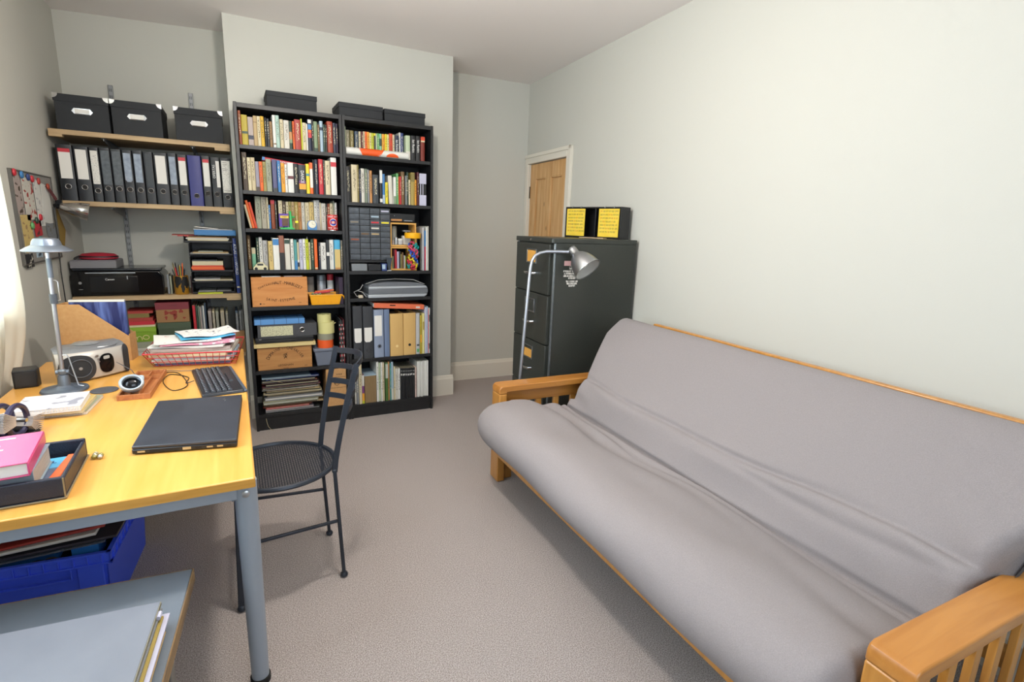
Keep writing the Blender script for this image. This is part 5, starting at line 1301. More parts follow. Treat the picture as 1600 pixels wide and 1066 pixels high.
# low shelf behind the desk
z4 = .4735
def cardbox(x0, x1, y0, d, z, h, lidh, c1, c2, lab, name='box', lipw=.002, lettering=None):
    t = thing(name, lab, 'box', (x0, y0, z)); w = x1-x0
    M().box(0, w, 0, d, 0, h-lidh).build('box', c1, t, bevel=.001)
    M().box(-lipw, w+lipw, -lipw, d+lipw, h-lidh-.006, h).build('lid', c2, t, bevel=.001)
    if lettering: lettering(t, w, h)
    return t
lg_ = mat('lime_green_card', '#7ca02c', .5); 
cardbox(-.735, -.548, .31, .28, z4, .108, .032, cov('off-white'), cov('stone'), 'off-white shoe box under the green one behind the desk', 'shoe_box', lettering=lambda t, w, h: M().text('snow', .026, 0, T(w*.62, -.0012, .05) @ RX(90)).build('lettering', cov('stone'), t, smooth=False))
def mo_(t, w, h):
    m = M()
    for cx, s in ((.098, 1), (.122, 1)):
        m.tube([(cx+.012*cos(a*pi/8)*1, -.0032, .020+.016*sin(a*pi/8)) for a in range(9)], .0026, 6)
        m.tube([(cx+.012, -.0032, .020), (cx+.012, -.0032, .012)], .0026, 6); m.tube([(cx-.012, -.0032, .020), (cx-.012, -.0032, .012)], .0026, 6)
    m.tube([(.156+.016*cos(a*pi/10), -.0032, .028+.013*sin(a*pi/10)) for a in range(20)], .0026, 6, closed=True)
    m.build('lettering', cov('pale yellow'), t, smooth=False)
cardbox(-.735, -.525, .31, .28, z4+.109, .094, .024, lg_, mat('lime_green_lid', '#86aa34', .5), 'lime green box lettered mo behind the desk', 'shoe_box', lettering=mo_)
tag(M().box(0, .205, 0, .27, 0, .012).build('folder', cov('cream'), loc=(-.73, .312, z4+.2035), smooth=False), 'cream board lying on the lime green box', 'board')
tag(M().box(0, .20, 0, .25, 0, .022).build('folder', cov('red'), loc=(-.728, .316, z4+.216), smooth=False), 'red folder on the cream board behind the desk', 'folder')
m = M(); m.box(0, .19, 0, .24, 0, .02, 0); m.box(.02, .17, .02, .23, .02, .045, 1); m.box(.05, .19, .03, .2, .045, .06, 0)
tag(m.build('papers', [cov('brick red'), cov('olive brown')], loc=(-.725, .32, z4+.2385), smooth=False), 'muddled red and olive papers topping the pile behind the desk', 'papers')
def globe(t, w, h):
    m = M()
    for cx, cz, rx, rz, ph in ((.055, .062, .012, .014, .3), (.052, .030, .007, .012, 1), (.095, .060, .022, .016, .8), (.100, .034, .010, .018, .2), (.135, .070, .012, .012, .5), (.150, .026, .008, .006, .1)):
        n = 14; vs = [(cx, -.0008, cz)]
        for i in range(n):
            a = 2*pi*i/n; rr = 1+.22*sin(3*a+ph*6)+.1*sin(5*a)
            vs.append((cx+rx*rr*cos(a), -.0008, cz+rz*rr*sin(a)))
        m.add(vs, [(0, i+1, (i+1) % n+1) for i in range(n)])
    m.build('globe_print', mat('brown_red_print', '#8a3428', .7), t, smooth=False)
    M().text('COFFEE', .014, 0, T(w*.5, -.0028, .108) @ RX(90)).build('lettering', cov('maroon'), t, smooth=False)
m_ = cardbox(-.516, -.338, .325, .26, z4+.2235, .128, .040, card2, mat('dull_red_lid', '#7c3038', .6), 'brown box with red lid and printed globe on the shelf below the printer', 'box', lettering=globe)
dg = mat('grey_green_card', '#42503c', .6)
cardbox(-.512, -.335, .315, .27, z4, .222, .032, dg, mat('grey_green_lid', '#4a5844', .6), 'large dark green box under the globe box', 'box')
for i, (x, w, h, cn, nm, lb) in enumerate(((-.318, .016, .325, 'red', 'folder', 'red folder standing right of the dark green box'), (-.300, .010, .325, 'dark green', 'folder', 'dark green folder beside the red one'), (-.288, .008, .32, 'grey green', 'folder', 'grey-green folder on the low alcove shelf'),
      (-.278, .008, .315, 'pinkish grey', 'folder', 'pinkish folder on the low alcove shelf'), (-.268, .006, .32, 'grey', 'folder', 'grey folder on the low alcove shelf'), (-.260, .007, .322, 'white', 'folder', 'white folder left of the spiral sketchbooks'), (-.2515, .009, .34, 'slate blue', 'folder', 'slate blue folder left of the spiral sketchbooks'))):
    tag(book_mesh(w, h, .24).build(nm, [cov(cn), pages], loc=(x, .33, z4+.0005), smooth=False), lb, 'folder', 'folders on the low alcove shelf')
for i, (x, w, h, cn) in enumerate(((-.232, .018, .285, 'pinkish grey'), (-.207, .012, .283, 'cream'), (-.188, .015, .283, 'stone'), (-.160, .020, .282, 'tan cream'), (-.130, .012, .28, 'olive grey'), (-.072, .014, .28, 'slate blue'), (-.050, .012, .28, 'grey'), (-.035, .007, .29, 'dark grey'))):
    t = thing('sketchbook', '%s from the left among the spiral sketchbooks behind the desk' % ['first', 'second', 'third', 'fourth', 'fifth', 'sixth', 'seventh', 'eighth'][i], 'sketchbook', (x, .335, z4+.0005), group='spiral sketchbooks on the low alcove shelf')
    M().box(0, w, .004, .2, 0, h).build('pages', cov(cn), t, smooth=False)
    m = M()
    for q in range(int(h/.0085)-1): m.box(w*.08, w*.92, -.001, .004, .006+q*.0085, .0095+q*.0085)
    m.build('spiral', mat('spiral_wire', '#b4b0a8', .4, .5), t, smooth=False)
tag(M().box(0, .09, 0, .16, 0, .145).build('box', card2, loc=(-.115, .1, z4+.0)if False else (-.118, .303, z4+.0005-.0), bevel=.001) if False else M().box(0, .092, 0, .028, 0, .145).build('box', card2, loc=(-.118, .303, z4+.0005), bevel=.001), 'low brown card box in front of the right-hand sketchbooks', 'box')


# ================================================================== MEMO BOARD ON THE LEFT WALL
mb = thing('memo_board', 'magnetic memo board on the left wall covered in clippings', 'notice board', (XL, -.37, 1.12))
M().box(0, .010, 0, .60, 0, .425).build('board', mat('board_grey_white', '#8f8d88', .5), mb, bevel=.002)
m = M(); m.box(0, .014, -.006, 0, -.006, .431); m.box(0, .014, .60, .606, -.006, .431); m.box(0, .014, 0, .60, -.006, 0); m.box(0, .014, 0, .60, .425, .431); m.build('board_frame', mat('thin_dark_frame', '#55524e', .5), mb)
CL = [(.01, .10, .23, .41, 'pinkish grey', 'dark brown', 'grey and brown photograph of a hand, top left of the memo board'), (.12, .27, .20, .40, 'off-white', 'brick red', 'printed leaflet with red lettering on the memo board'), (.28, .38, .17, .40, 'white', 'pale grey', 'tall white sheet on the memo board, left of the hanging note'),
      (.39, .53, .19, .39, 'white', 'white', 'blank white note hanging at the top right of the memo board'), (.03, .17, .05, .225, 'straw', 'tan brown', 'mustard leaflet low on the left of the memo board'), (.20, .31, .12, .195, 'red', 'maroon', 'small red card in the middle of the memo board'),
      (.18, .27, .02, .115, 'pale blue', 'slate blue', 'small blue-grey photograph at the foot of the memo board'), (.285, .39, .02, .115, 'pinkish grey', 'chestnut brown', 'brownish patterned card at the foot of the memo board'), (.40, .55, .03, .18, 'grey', 'slate brown', 'large grey photograph at the lower right of the memo board'),
      (.015, .12, -.02, .045, 'black', 'off-white', 'black and white photograph below the mustard leaflet on the memo board')]
for i, (a, b, c, d, c1, c2, lb) in enumerate(CL):
    pm_ = printed('clip_print_%d' % i, PAL[c1], PAL[c2], 26, 42, .56) if c1 != c2 else cov('white')
    tag(M().box(0, .0014, 0, b-a, 0, d-c).build('clipping', pm_, loc=(XL+.0102+.0016*(i % 3), -.37+a, 1.12+c), rot=(radians((-3, 2, 1, -5, 1, 3, -2, 1, 2, 0)[i]), 0, 0), smooth=False), lb, 'clipping', 'clippings on the memo board')
for i, (y, z, c_, lb) in enumerate(((.015, .415, 'red', 'red round magnet at the top left corner'), (.11, .41, 'bright blue', 'blue round magnet, leftmost along the top edge'), (.20, .405, 'dark blue', 'darker blue magnet in the middle of the top edge'), (.255, .40, 'red', 'red round magnet right of the two blue ones'), (.355, .395, 'brick red', 'brick red magnet above the white note'),
    (.50, .375, 'rust red', 'rust red magnet at the right edge'), (.30, .215, 'red', 'red round magnet above the grey photograph'), (.23, .20, 'dark green', 'dark green magnet on the small red card'), (.155, .175, 'green', 'green magnet left of the small red card'), (.25, .105, 'teal', 'teal magnet below the small red card'), (.37, .05, 'navy', 'navy magnet low on the brownish card'))):
    tag(M().lathe([(0, 0), (.016, 0), (.017, .003), (.014, .008), (0, .010)], 18, 0, RY(90)).build('magnet', cov(c_), loc=(XL+.0155, -.37+y, 1.12+z)), lb+' of the memo board' if 'card' not in lb and 'photograph' not in lb else lb, 'magnet', 'round magnets on the memo board')
m = M(); m.prism([(.0, .08), (.10, .0), (.17, .10), (.06, .22), (0, .21)], 0, .006, 'X')
tag(m.build('envelope', mat('mustard_envelope', '#9a7c34', .7), loc=(XL+.002, .235, 1.16)), 'mustard envelope hanging on the wall right of the memo board', 'envelope')
m = M(); m.bar((0, 0, 0), (.02, .06, -.07), .006, .016)
tag(m.build('peg', cov('dark red'), loc=(XL+.016, .115, 1.50)), 'dark wooden peg clipped at the top right of the memo board', 'peg')

# clip-on spotlight
sp = thing('clip_spotlight', 'polished metal clip-on spotlight at the end of the file shelf', 'spotlight', (-.885, .20, 1.395))
m = M(); ax_ = Vector((.15, .03, -.034)).normalized(); q = Vector((0, 0, 1)).rotation_difference(ax_).to_matrix().to_4x4()
pr = [(0, -.004), (.014, -.004), (.018, .0), (.021, .012), (.027, .03), (.037, .06), (.044, .09), (.048, .118), (.0495, .121), (.047, .122), (.042, .09), (.024, .03), (0, .025)]
m.shell(pr, 32, 0, q); m.build('lamp_shade', mat('polished_chrome_shade', '#c4c0bc', .15, 1.0), sp)
m = M(); m.tube([(-.012, .004, .003), (-.03, .014, .004)], .009, 10); m.box(-.04, -.01, .085, .12, -.012, .036); m.tube([(-.03, .014, .004), (-.028, .06, .0), (-.025, .09, .0)], .005, 8); m.build('clip_arm', blkplastic, sp)
m = M(); m.lathe([(0, .04), (.018, .05), (.024, .08), (.018, .10), (0, .108)], 20, 0, q); m.build('bulb', mat('red_brown_bulb', '#b08070', .3), sp)
m = M(); m.tube([(.0, .0, 0), (.006, -.02, -.15), (.0, -.03, -.35), (.008, -.06, -.50), (.004, -.055, -.60)], .0032, 6)
tag(m.build('cable', blkplastic, loc=(-.918, .20, 1.39)), 'black cable hanging from the clip-on spotlight down the wall', 'cable')

# ================================================================== ON THE DESK
dl = thing('desk_lamp', 'silver desk lamp with a hat-shaped shade on a tall thin stem', 'desk lamp', (-.660, -1.130, .7002))
M().lathe([(0, 0), (.072, 0), (.074, .004), (.071, .010), (.03, .015), (.022, .022), (0, .022)], 40).build('base', mat('slate_grey_base', '#5c6674', .4, .3), dl)
m = M(); m.lathe([(.02, .02), (.0175, .05), (.015, .062), (.0, .062)], 20); m.lathe([(0, .062), (.010, .062), (.014, .068), (.014, .078), (.009, .084), (0, .084)], 20); m.tube([(-.02, 0, .073), (.02, 0, .073)], .008, 10)
m.build('joint', mat('blue_grey_joint', '#76808c', .35, .5), dl)
m = M(); m.tube([(0, 0, .082), (.010, 0, .53)], .0072, 16); m.build('pole', aluw, dl)
M().lathe([(.0, .335), (.012, .335), (.012, .37), (0, .37)], 16, 0, T(.007, 0, 0)).build('slider', mat('dark_slider', '#555c66', .4, .3), dl)
M().tube([(.0085, 0, .43), (.0097, 0, .50)], .0088, 12).build('sleeve', mat('blue_grey_joint', '#76808c', .35, .5), dl)
for z0, z1, w_, nm in ((.345, .42, .022, 'handle'), (.03, .135, .0, 'handle')):
    m = M()
    if w_: m.tube([(.008, 0, z1), (.02, .0, z1), (.026, 0, z1-.006), (.026, 0, z0+.002), (.012, 0, z0)], .0022, 8)
    else: m.tube([(.01, -.01, .14), (.022, -.012, .14), (.028, -.014, .13), (.048, -.026, .024), (.065, -.03, .020)], .0024, 8)
    m.build(nm, steel, dl)
m = M(); m.lathe([(0, .522), (.050, .523), (.070, .524), (.075, .527), (.073, .530), (.056, .541), (.044, .547), (.041, .560), (.035, .570), (.02, .573), (0, .574)], 48, 0, T(.010, 0, 0))
m.build('lamp_shade', mat('lamp_shade_silver', '#8d97a6', .28, .75), dl)
# radio
RA = 31
rd = thing('radio', 'silver portable radio cassette player with a round black speaker', 'radio', (-.700, -1.035, .7003), radians(RA))
silv = mat('warm_silver_plastic', '#b4afa8', .38, .25); sgr = mat('grille_black', '#24262b', .5, bump=(900, .4))
RWi = .250
def yf(x): return -.034*sin(pi*(max(0, x)/RWi)**.8)
m = M()
n = 18; prof = []
lay = [(0, .02, -.0), (.010, .004, .0), (.06, .0, 0), (.098, .004, 0), (.118, .018, .0), (.130, .04, 0), (.134, .06, 0)]
vs = []; rows2 = []
for z, ins, _ in lay:
    ring = []
    for i in range(n+1):
        x = RWi*i/n; edge = min(i, n-i)/n
        ring.append((x*(1-2*ins*.12/RWi)+ins*.12, yf(x)*(1 if z < .12 else 1)+ins*.9, z))
    for i in range(n+1):
        x = RWi*(n-i)/n; ring.append((x*(1-2*ins*.12/RWi)+ins*.12+.03*(1-x/RWi), .125-ins*.35, z))
    vs.append(ring)
nn = len(vs[0]); V = [p for r in vs for p in r]; F = []
for j in range(len(vs)-1):
    for i in range(nn): F.append((j*nn+i, j*nn+(i+1) % nn, (j+1)*nn+(i+1) % nn, (j+1)*nn+i))
F += [tuple(range(nn))[::-1], tuple((len(vs)-1)*nn+i for i in range(nn))]
m.add(V, F); m.k = [1 if i >= 4*nn and i != len(F)-2 else 0 for i in range(len(F))]; m.build('body', [silv, mat('darker_silver_top', '#7e8084', .4, .3)], rd, angle=50)
def on_front(x, z, rx, rz, lift, n=36, sq=1.0, x1=None):
    m = M(); vs = []
    def P(px, pz, l): return (px, yf(px)-l+(.0 if pz < .105 else (pz-.105)*.5), pz)
    K = 5
    for k in range(K+1):
        for i in range(n):
            a = 2*pi*i/n; cx_ = abs(cos(a))**sq*(1 if cos(a) > 0 else -1); sz_ = abs(sin(a))**sq*(1 if sin(a) > 0 else -1)
            vs.append(P(min(x1 or 9, max(.001, x+rx*cx_*k/K)), max(.004, z+rz*sz_*k/K), lift))
    fs = [(k*n+i, k*n+(i+1) % n, (k+1)*n+(i+1) % n, (k+1)*n+i) for k in range(K) for i in range(n)]
    m.add(vs, fs); return m
on_front(.060, .056, .0575, .0545, .0015, sq=.85).build('speaker_grille', sgr, rd)
m = M(); m.tube([(.066+.036*cos(a*pi/14), yf(.066+.036*cos(a*pi/14))-.0035, .056+.036*sin(a*pi/14)) for a in range(28)], .0018, 6, closed=True)
m.build('speaker_ring', mat('grey_ring', '#4c5058', .4), rd)
on_front(.066, .056, .006, .006, .004).build('speaker_centre', steel, rd)
on_front(.158, .062, .028, .040, .0015, sq=.8).build('cassette_window', blkgloss, rd)
on_front(.158, .086, .012, .007, .003, sq=.5).build('display', mat('lcd_grey', '#a8a8a4', .3), rd)
on_front(.238, .064, .013, .060, .002, sq=.7, x1=.2495).build('side_grille', sgr, rd)
on_front(.124, .097, .0065, .005, .002).build('knob', steel, rd)
on_front(.128, .084, .0035, .0035, .002).build('button', steel, rd); on_front(.130, .073, .0035, .0035, .002).build('button', steel, rd)
m = M(); m.tube([(.10, .012, .124), (.12, .004, .125), (.17, .002, .125), (.205, .008, .124), (.215, .020, .125)], .0045, 8, flat=.6); m.build('carry_handle', steel, rd)
m = M(); m.lathe([(0, 0), (.043, 0), (.047, .003), (.04, .007), (0, .009)], 32, 0, T(.13, .070, .133)); m.build('disc_lid', mat('smoke_grey_lid', '#7c7e80', .3), rd)
# black speaker at the curtain
t = thing('speaker', 'small black loudspeaker by the curtain behind the desk lamp', 'speaker', (-.805, -1.02, .7002), radians(12))
M().prism([(-.03, -.03), (.04, -.03), (.048, .0), (.04, .045), (-.03, .045)], 0, .07).build('body', mat('black_speaker_plastic', '#1b1c20', .45), t, bevel=.004)
M().box(-.024, .034, -.032, -.0292, .008, .062).build('grille', sgr, t, bevel=.001)
# magazine file
mf = thing('magazine_file', 'brown card magazine file on the desk behind the radio', 'magazine file', (-.765, -.655, .7002), radians(-10))
w = .262; d = .082; P_ = [(0, 0), (w, 0), (w, .115), (.085, .265), (0, .265)]
m = M(); m.prism(P_, 0, .002, 'Y'); m.prism(P_, d-.002, d, 'Y'); m.box(0, .002, .002, d-.002, 0, .265); m.box(w-.002, w, .002, d-.002, 0, .125); m.box(.002, w-.002, .002, d-.002, 0, .002)
m.build('card_body', card, mf, bevel=.0005)
bm = bpy.data.materials.new('blue_magazine_cover'); bm.use_nodes = True; nt = bm.node_tree; N = nt.nodes
wv = N.new('ShaderNodeTexNoise'); wv.inputs['Scale'].default_value = 1.0; wv.inputs['Detail'].default_value = 3; wv.inputs['Distortion'].default_value = .4; mpw = N.new('ShaderNodeMapping'); mpw.inputs['Scale'].default_value = (22, 22, 3.0); mpw.inputs['Location'].default_value = (9.7, 0, 1.3)
tcn = N.new('ShaderNodeTexCoord'); rr_ = N.new('ShaderNodeValToRGB')
for p_, c_ in ((.0, '#141b40'), (.44, '#222c62'), (.62, '#5c70b0'), (1, '#a4b2d8')):
    e = rr_.color_ramp.elements[0] if p_ == 0 else (rr_.color_ramp.elements[-1] if p_ == 1 else rr_.color_ramp.elements.new(p_)); e.color = hexc(c_)
    if 0 < p_ < 1: pass
nt.links.new(tcn.outputs['Object'], mpw.inputs['Vector']); nt.links.new(mpw.outputs[0], wv.inputs['Vector']); nt.links.new(wv.outputs['Fac'], rr_.inputs[0]); nt.links.new(rr_.outputs[0], N['Principled BSDF'].inputs['Base Color']); N['Principled BSDF'].inputs['Roughness'].default_value = .25
m = M(); m.box(0, .212, 0, .012, 0, .28, 0); m.box(0, .212, -.0008, .0128, .272, .281, 1)
o = m.build('magazine', [bm, paper], loc=(-.765+.044, -.655-.006+.012, .7027), rot=(0, 0, radians(-10)), smooth=False)
tag(o, 'blue glossy magazine with a white top edge in the card file', 'magazine')
m = M(); m.box(0, .205, 0, .02, 0, .255, 0)
tag(m.build('magazine', cov('dark grey'), loc=(-.765+.048, -.655+.030, .7027), rot=(0, 0, radians(-10)), smooth=False), 'dark grey magazine behind the blue one in the card file', 'magazine')
# red wire tray
rt = thing('wire_tray', 'red wire tray overflowing with papers at the back of the desk', 'wire tray', (0, 0, 0))
RB = [(-.405, -.862), (-.080, -.915), (-.066, -.70), (-.392, -.650)]; RR = [(-.432, -.945), (-.060, -1.010), (-.038, -.69), (-.418, -.628)]
redw = mat('red_wire', '#c42c34', .35)
def l2(a, b, f): return (a[0]+(b[0]-a[0])*f, a[1]+(b[1]-a[1])*f)
def lp(k, f, side):
    b0, b1 = RB[side], RB[(side+1) % 4]; r0, r1 = RR[side], RR[(side+1) % 4]
    p = l2(b0, b1, f); q = l2(r0, r1, f); s = l2(p, q, k); return (s[0], s[1], .703+.075*k)
m = M(); m.tube([(p[0], p[1], .778) for p in RR], .0032, 8, closed=True); m.build('rim', redw, rt)
m = M()
for kz in (0, .33, .66): m.tube([lp(kz, 0, s_) for s_ in range(4)], .0016, 6, closed=True)
for s_ in range(4):
    nn_ = 14 if s_ % 2 == 0 else 9
    for i in range(nn_+1): m.tube([lp(0, i/nn_, s_), lp(1, i/nn_, s_)], .0014, 5)
for i in range(1, 14):
    a = l2(RB[0], RB[1], i/14); b = l2(RB[3], RB[2], i/14); m.tube([(a[0], a[1], .702), (b[0], b[1], .702)], .0014, 5)
for i in range(1, 7):
    a = l2(RB[0], RB[3], i/7); b = l2(RB[1], RB[2], i/7); m.tube([(a[0], a[1], .7035), (b[0], b[1], .7035)], .0014, 5)
m.build('wire_mesh', redw, rt)
def sheet(cx, cy, w, d, z, th, rz, curl, cn, lab, name='papers', tilt=0, lift=0, m_=None, group='papers in the red wire tray'):
    m = M(); n = 10; vs = []
    for i in range(n+1):
        u = i/n-.5
        for j in range(5):
            v = j/4-.5; zz = curl*(2*u)**2*.5+lift*(u+.5)+.003*sin(u*9+v*5+cx*30)*min(1, abs(curl)*100)
            vs += [(u*w, v*d, zz), (u*w, v*d, zz+th)]
    fs = []
    def I(i, j, k): return (i*5+j)*2+k
    for i in range(n):
        for j in range(4):
            fs.append((I(i, j, 1), I(i+1, j, 1), I(i+1, j+1, 1), I(i, j+1, 1))); fs.append((I(i, j, 0), I(i, j+1, 0), I(i+1, j+1, 0), I(i+1, j, 0)))
        fs.append((I(i, 0, 0), I(i+1, 0, 0), I(i+1, 0, 1), I(i, 0, 1))); fs.append((I(i, 4, 0), I(i, 4, 1), I(i+1, 4, 1), I(i+1, 4, 0)))
    for j in range(4): fs.append((I(0, j, 0), I(0, j, 1), I(0, j+1, 1), I(0, j+1, 0))); fs.append((I(n, j, 0), I(n, j+1, 0), I(n, j+1, 1), I(n, j, 1)))
    m.add(vs, fs)
    o = m.build(name, m_ or cov(cn), loc=(cx, cy, z), rot=(0, radians(tilt), radians(rz)), angle=30)
    return tag(o, lab, 'papers', group)
tw = printed('tray_print', '#dcdad4', '#b04038', 30, 30, .68)
ST = [(-.235, -.79, .30, .20, .7055, .010, -9, .0, 'slate purple', 'violet-blue folder lowest in the red wire tray'), (-.235, -.79, .31, .21, .7165, .008, -8, 0, 'off-white', 'off-white papers second from the bottom of the wire tray'),
      (-.24, -.80, .31, .21, .7255, .010, -10, 0, 'white', 'white papers third from the bottom of the wire tray'), (-.23, -.80, .315, .22, .7365, .012, -7, 0, 'pale blue', 'bluish papers in the middle of the wire tray pile'),
      (-.245, -.81, .31, .22, .7495, .012, -11, 0, 'cream', 'cream papers in the upper wire tray pile'), (-.235, -.81, .32, .225, .7625, .014, -8, 0, 'off-white', 'thick off-white wad level with the wire tray rim'),
      (-.24, -.82, .31, .22, .7775, .012, -6, 0, 'pinkish grey', 'pinkish papers just above the wire tray rim'), (-.25, -.82, .30, .21, .7905, .007, -12, .004, 'white', 'white sheets below the glossy pink magazine'),]
for a in ST: sheet(*a[:10] if len(a) == 11 else a[:9], a[-1]) if False else sheet(a[0], a[1], a[2], a[3], a[4], a[5], a[6], a[7], a[8], a[9])
pinkm = printed('pink_print', '#cf8ca4', '#e8d8dc', 40, 40, .55)
sheet(-.22, -.83, .29, .20, .8025, .006, -2, .006, 'white', 'pink and white magazine near the top of the wire tray pile', 'magazine', m_=pinkm)
sheet(-.27, -.82, .26, .20, .8125, .004, 6, .006, 'white', 'white brochure with a small red mark near the top of the pile', 'papers', m_=tw)
sheet(-.20, -.80, .22, .18, .8195, .005, 12, .01, 'sky blue', 'light blue leaflet under the topmost letter', 'papers')
sheet(-.19, -.79, .23, .17, .8295, .003, 16, .012, 'white', 'white letters lying topmost on the wire tray pile', 'papers', m_=printed('letter_print', '#e0dedb', '#7c7a84', 60, 60, .62))
# pen tray
pt_ = thing('pen_tray', 'reddish wooden pen tray with dividers on the desk', 'pen tray', (-.406, -1.172, .7002), radians(-3))
m = M(); m.box(-.052, .052, -.178, .178, 0, .005); m.build('tray_base', traywood, pt_, bevel=.001)
m = M(); m.box(-.052, -.045, -.178, .178, .005, .02); m.box(.045, .052, -.178, .178, .005, .02); m.box(-.045, .045, -.178, -.170, .005, .02); m.box(-.045, .045, .170, .178, .005, .02); m.build('rim', traywood, pt_, bevel=.001)
for x in (-.016, .014): M().box(x-.002, x+.002, -.17, .08, .005, .018).build('divider', traywood, pt_)
M().box(-.045, .045, .08, .085, .005, .018).build('divider', traywood, pt_)
M().box(-.002, .002, .085, .17, .005, .018).build('divider', traywood, pt_)
# pale blue ring-shaped gadget
g_ = thing('tape_dispenser', 'pale blue rounded holder with a dark opening lying on the pen tray', 'holder', (-.424, -1.300, .7205), radians(8))
m = M(); q = T(0, 0, .028) @ RX(62) @ Matrix.Diagonal((1.25, 1, 1, 1))
m.shell([(.024, -.028), (.029, -.026), (.031, .0), (.031, .024), (.028, .029), (.024, .027), (.0225, .0), (.022, -.02), (0, -.022)], 36, 0, q); m.build('shell', mat('pale_blue_plastic', '#aebfce', .4), g_)
m = M(); m.lathe([(0, -.02), (.021, -.018), (.021, .006), (.012, .012), (0, .012)], 24, 0, q); m.build('core', blkgloss, g_)
m = M(); m.box(.018, .04, .0, .028, .034, .052); m.build('tab', mat('pale_blue_plastic', '#aebfce', .4), g_, bevel=.006)
tag(M().lathe([(0, 0), (.043, 0), (.045, .002), (.043, .004), (0, .0045)], 36).build('coaster', mat('slate_rubber', '#4a4c52', .6), loc=(-.530, -1.185, .7002)), 'round dark grey coaster beside the pen tray', 'coaster')
# sketch pads
for i, (z, x0, x1, y0, y1, rz, th, cn, lb) in enumerate(((.7002, -.690, -.525, -1.46, -1.27, -4, .011, 'stone', 'spiral notebook lowest of the three left of the pen tray'), (.7115, -.705, -.535, -1.475, -1.30, -2, .010, 'straw', 'buff notebook in the middle of the stack of three'), (.7218, -.720, -.545, -1.485, -1.315, 2, .017, 'white', 'white sketch pad with grey drawing topmost on the stack of notebooks'))):
    t = thing('notebook', lb, 'notebook', ((x0+x1)/2, (y0+y1)/2, z), radians(rz), group='stack of notebooks on the desk'); w, d = x1-x0, y1-y0
    M().box(-w/2, w/2, -d/2, d/2, .0005, th-.0008).build('pages', paper if cn != 'straw' else creampaper, t, smooth=False)
    cvm = printed('sketch_cover', '#dcdadf', '#8f8f9a', 22, 14, .60) if i == 2 else cov(cn)
    m = M(); m.box(-w/2-.001, w/2+.001, -d/2-.001, d/2+.001, th-.0008, th); m.box(-w/2-.001, w/2+.001, -d/2-.001, d/2+.001, 0, .0005); m.build('cover', cvm, t, smooth=False)
    if i != 1:
        m = M()
        for q in range(22): m.tube([(-w/2+.006+q*(w-.012)/21, -d/2+.003, th+.001), (-w/2+.006+q*(w-.012)/21, -d/2-.003, th*.5), (-w/2+.006+q*(w-.012)/21, -d/2+.003, -.0 if i else .0005)], .0009, 5)
        m.build('spiral', mat('white_wire', '#c8ccd8', .4, .3), t)
# rotary card file
rx_ = thing('rotary_card_file', 'black and violet rotary card file at the left edge of the desk', 'card file', (-.690, -1.625, .7002), radians(-18))
M().box(-.06, .06, -.05, .05, 0, .012).build('base', blkplastic, rx_, bevel=.004)
m = M()
for x in (-.045, -.005, .035): m.tube([(x, .040*cos(a*pi/12), .058+.044*sin(a*pi/12)) for a in range(24)], .008, 8, closed=True)
m.build('rings', mat('dark_violet_plastic', '#33304c', .3), rx_)
m = M(); m.tube([(-.06, 0, .058), (.06, 0, .058)], .006, 10); m.build('axle', steel, rx_)
for i, (a0, a1, k) in enumerate(((-62, -20, 14), (100, 150, 12))):
    m = M()
    for j in range(k):
        a = a0+(a1-a0)*j/k; q = T(0, 0, .058) @ RX(a)
        m.box(-.055, .055, .034, .082, -.0009, .0009, 0, q) if False else m.box(-.055, .055, -.082, -.034, -.0009, .0009, 0, T(0, 0, .058) @ RX(a+30))
    m.build('cards', mat('index_cards', '#b4aca8', .8), rx_, smooth=False)
# leather letter tray with books
lt = thing('letter_tray', 'black leather letter tray with books at the near left desk corner', 'letter tray', (-.447, -2.118, .7002), radians(1.5))
leather = mat('black_leather', '#232836', .38, bump=(260, .25)); piping = mat('beige_piping', '#8c7c5c', .6)
TWd, TDp = .36, .262
M().box(-TWd, 0, 0, TDp, 0, .006).build('tray_base', leather, lt, bevel=.001)
for a in ((-TWd, 0, 0, .010), (-TWd, 0, TDp-.010, TDp)): M().box(a[0], a[1], a[2], a[3], .006, .056).build('side_wall', leather, lt, bevel=.004, seg=3)
M().box(-.010, 0, .010, TDp-.010, .006, .050).build('side_wall', leather, lt, bevel=.004, seg=3); M().box(-TWd, -TWd+.010, .010, TDp-.010, .006, .056).build('side_wall', leather, lt, bevel=.004, seg=3)
m = M(); m.tube([(-TWd, -.001, .003), (0, -.001, .003), (.001, 0, .003), (.001, TDp, .003)], .0022, 6); m.tube([(.0, -.001, .004), (.0, -.001, .054)], .0018, 6); m.build('piping', piping, lt)
z = .7068
t = thing('booklet', 'blue and grey booklet lying in the leather tray beside thick books', 'booklet', (-.530, -1.995, z), radians(4))
m = M(); m.box(-.075, .062, -.095, .105, 0, .012, 0); m.build('cover', mat('grey_blue_booklet', '#5c6880', .4), t, bevel=.001)
m = M(); m.box(-.075, .062, .035, .105, .0121, .0126, 0); m.build('cover_panel', mat('light_blue_panel', '#5aa8d4', .4), t, smooth=False)
M().text('TCL', .022, 0, T(.01, .075, .0128) @ RZ(0)).build('lettering', mat('navy_print', '#24345c', .5), t, smooth=False)
m = M(); m.lathe([(0, 0), (.008, 0), (.008, .0006), (0, .0006)], 16, 0, T(-.02, .038, .0128) @ Matrix.Diagonal((2.2, 1, 1, 1))); m.build('red_mark', cov('red'), t, smooth=False)
m = M(); m.box(-.011, .011, -.10, .085, 0, .010)
tag(m.build('notepad', mat('orange_pad', '#e06a38', .5), loc=(-.479, -1.985, .7200), rot=(0, 0, radians(-3)), bevel=.003), 'long narrow orange case lying in the leather tray', 'case')
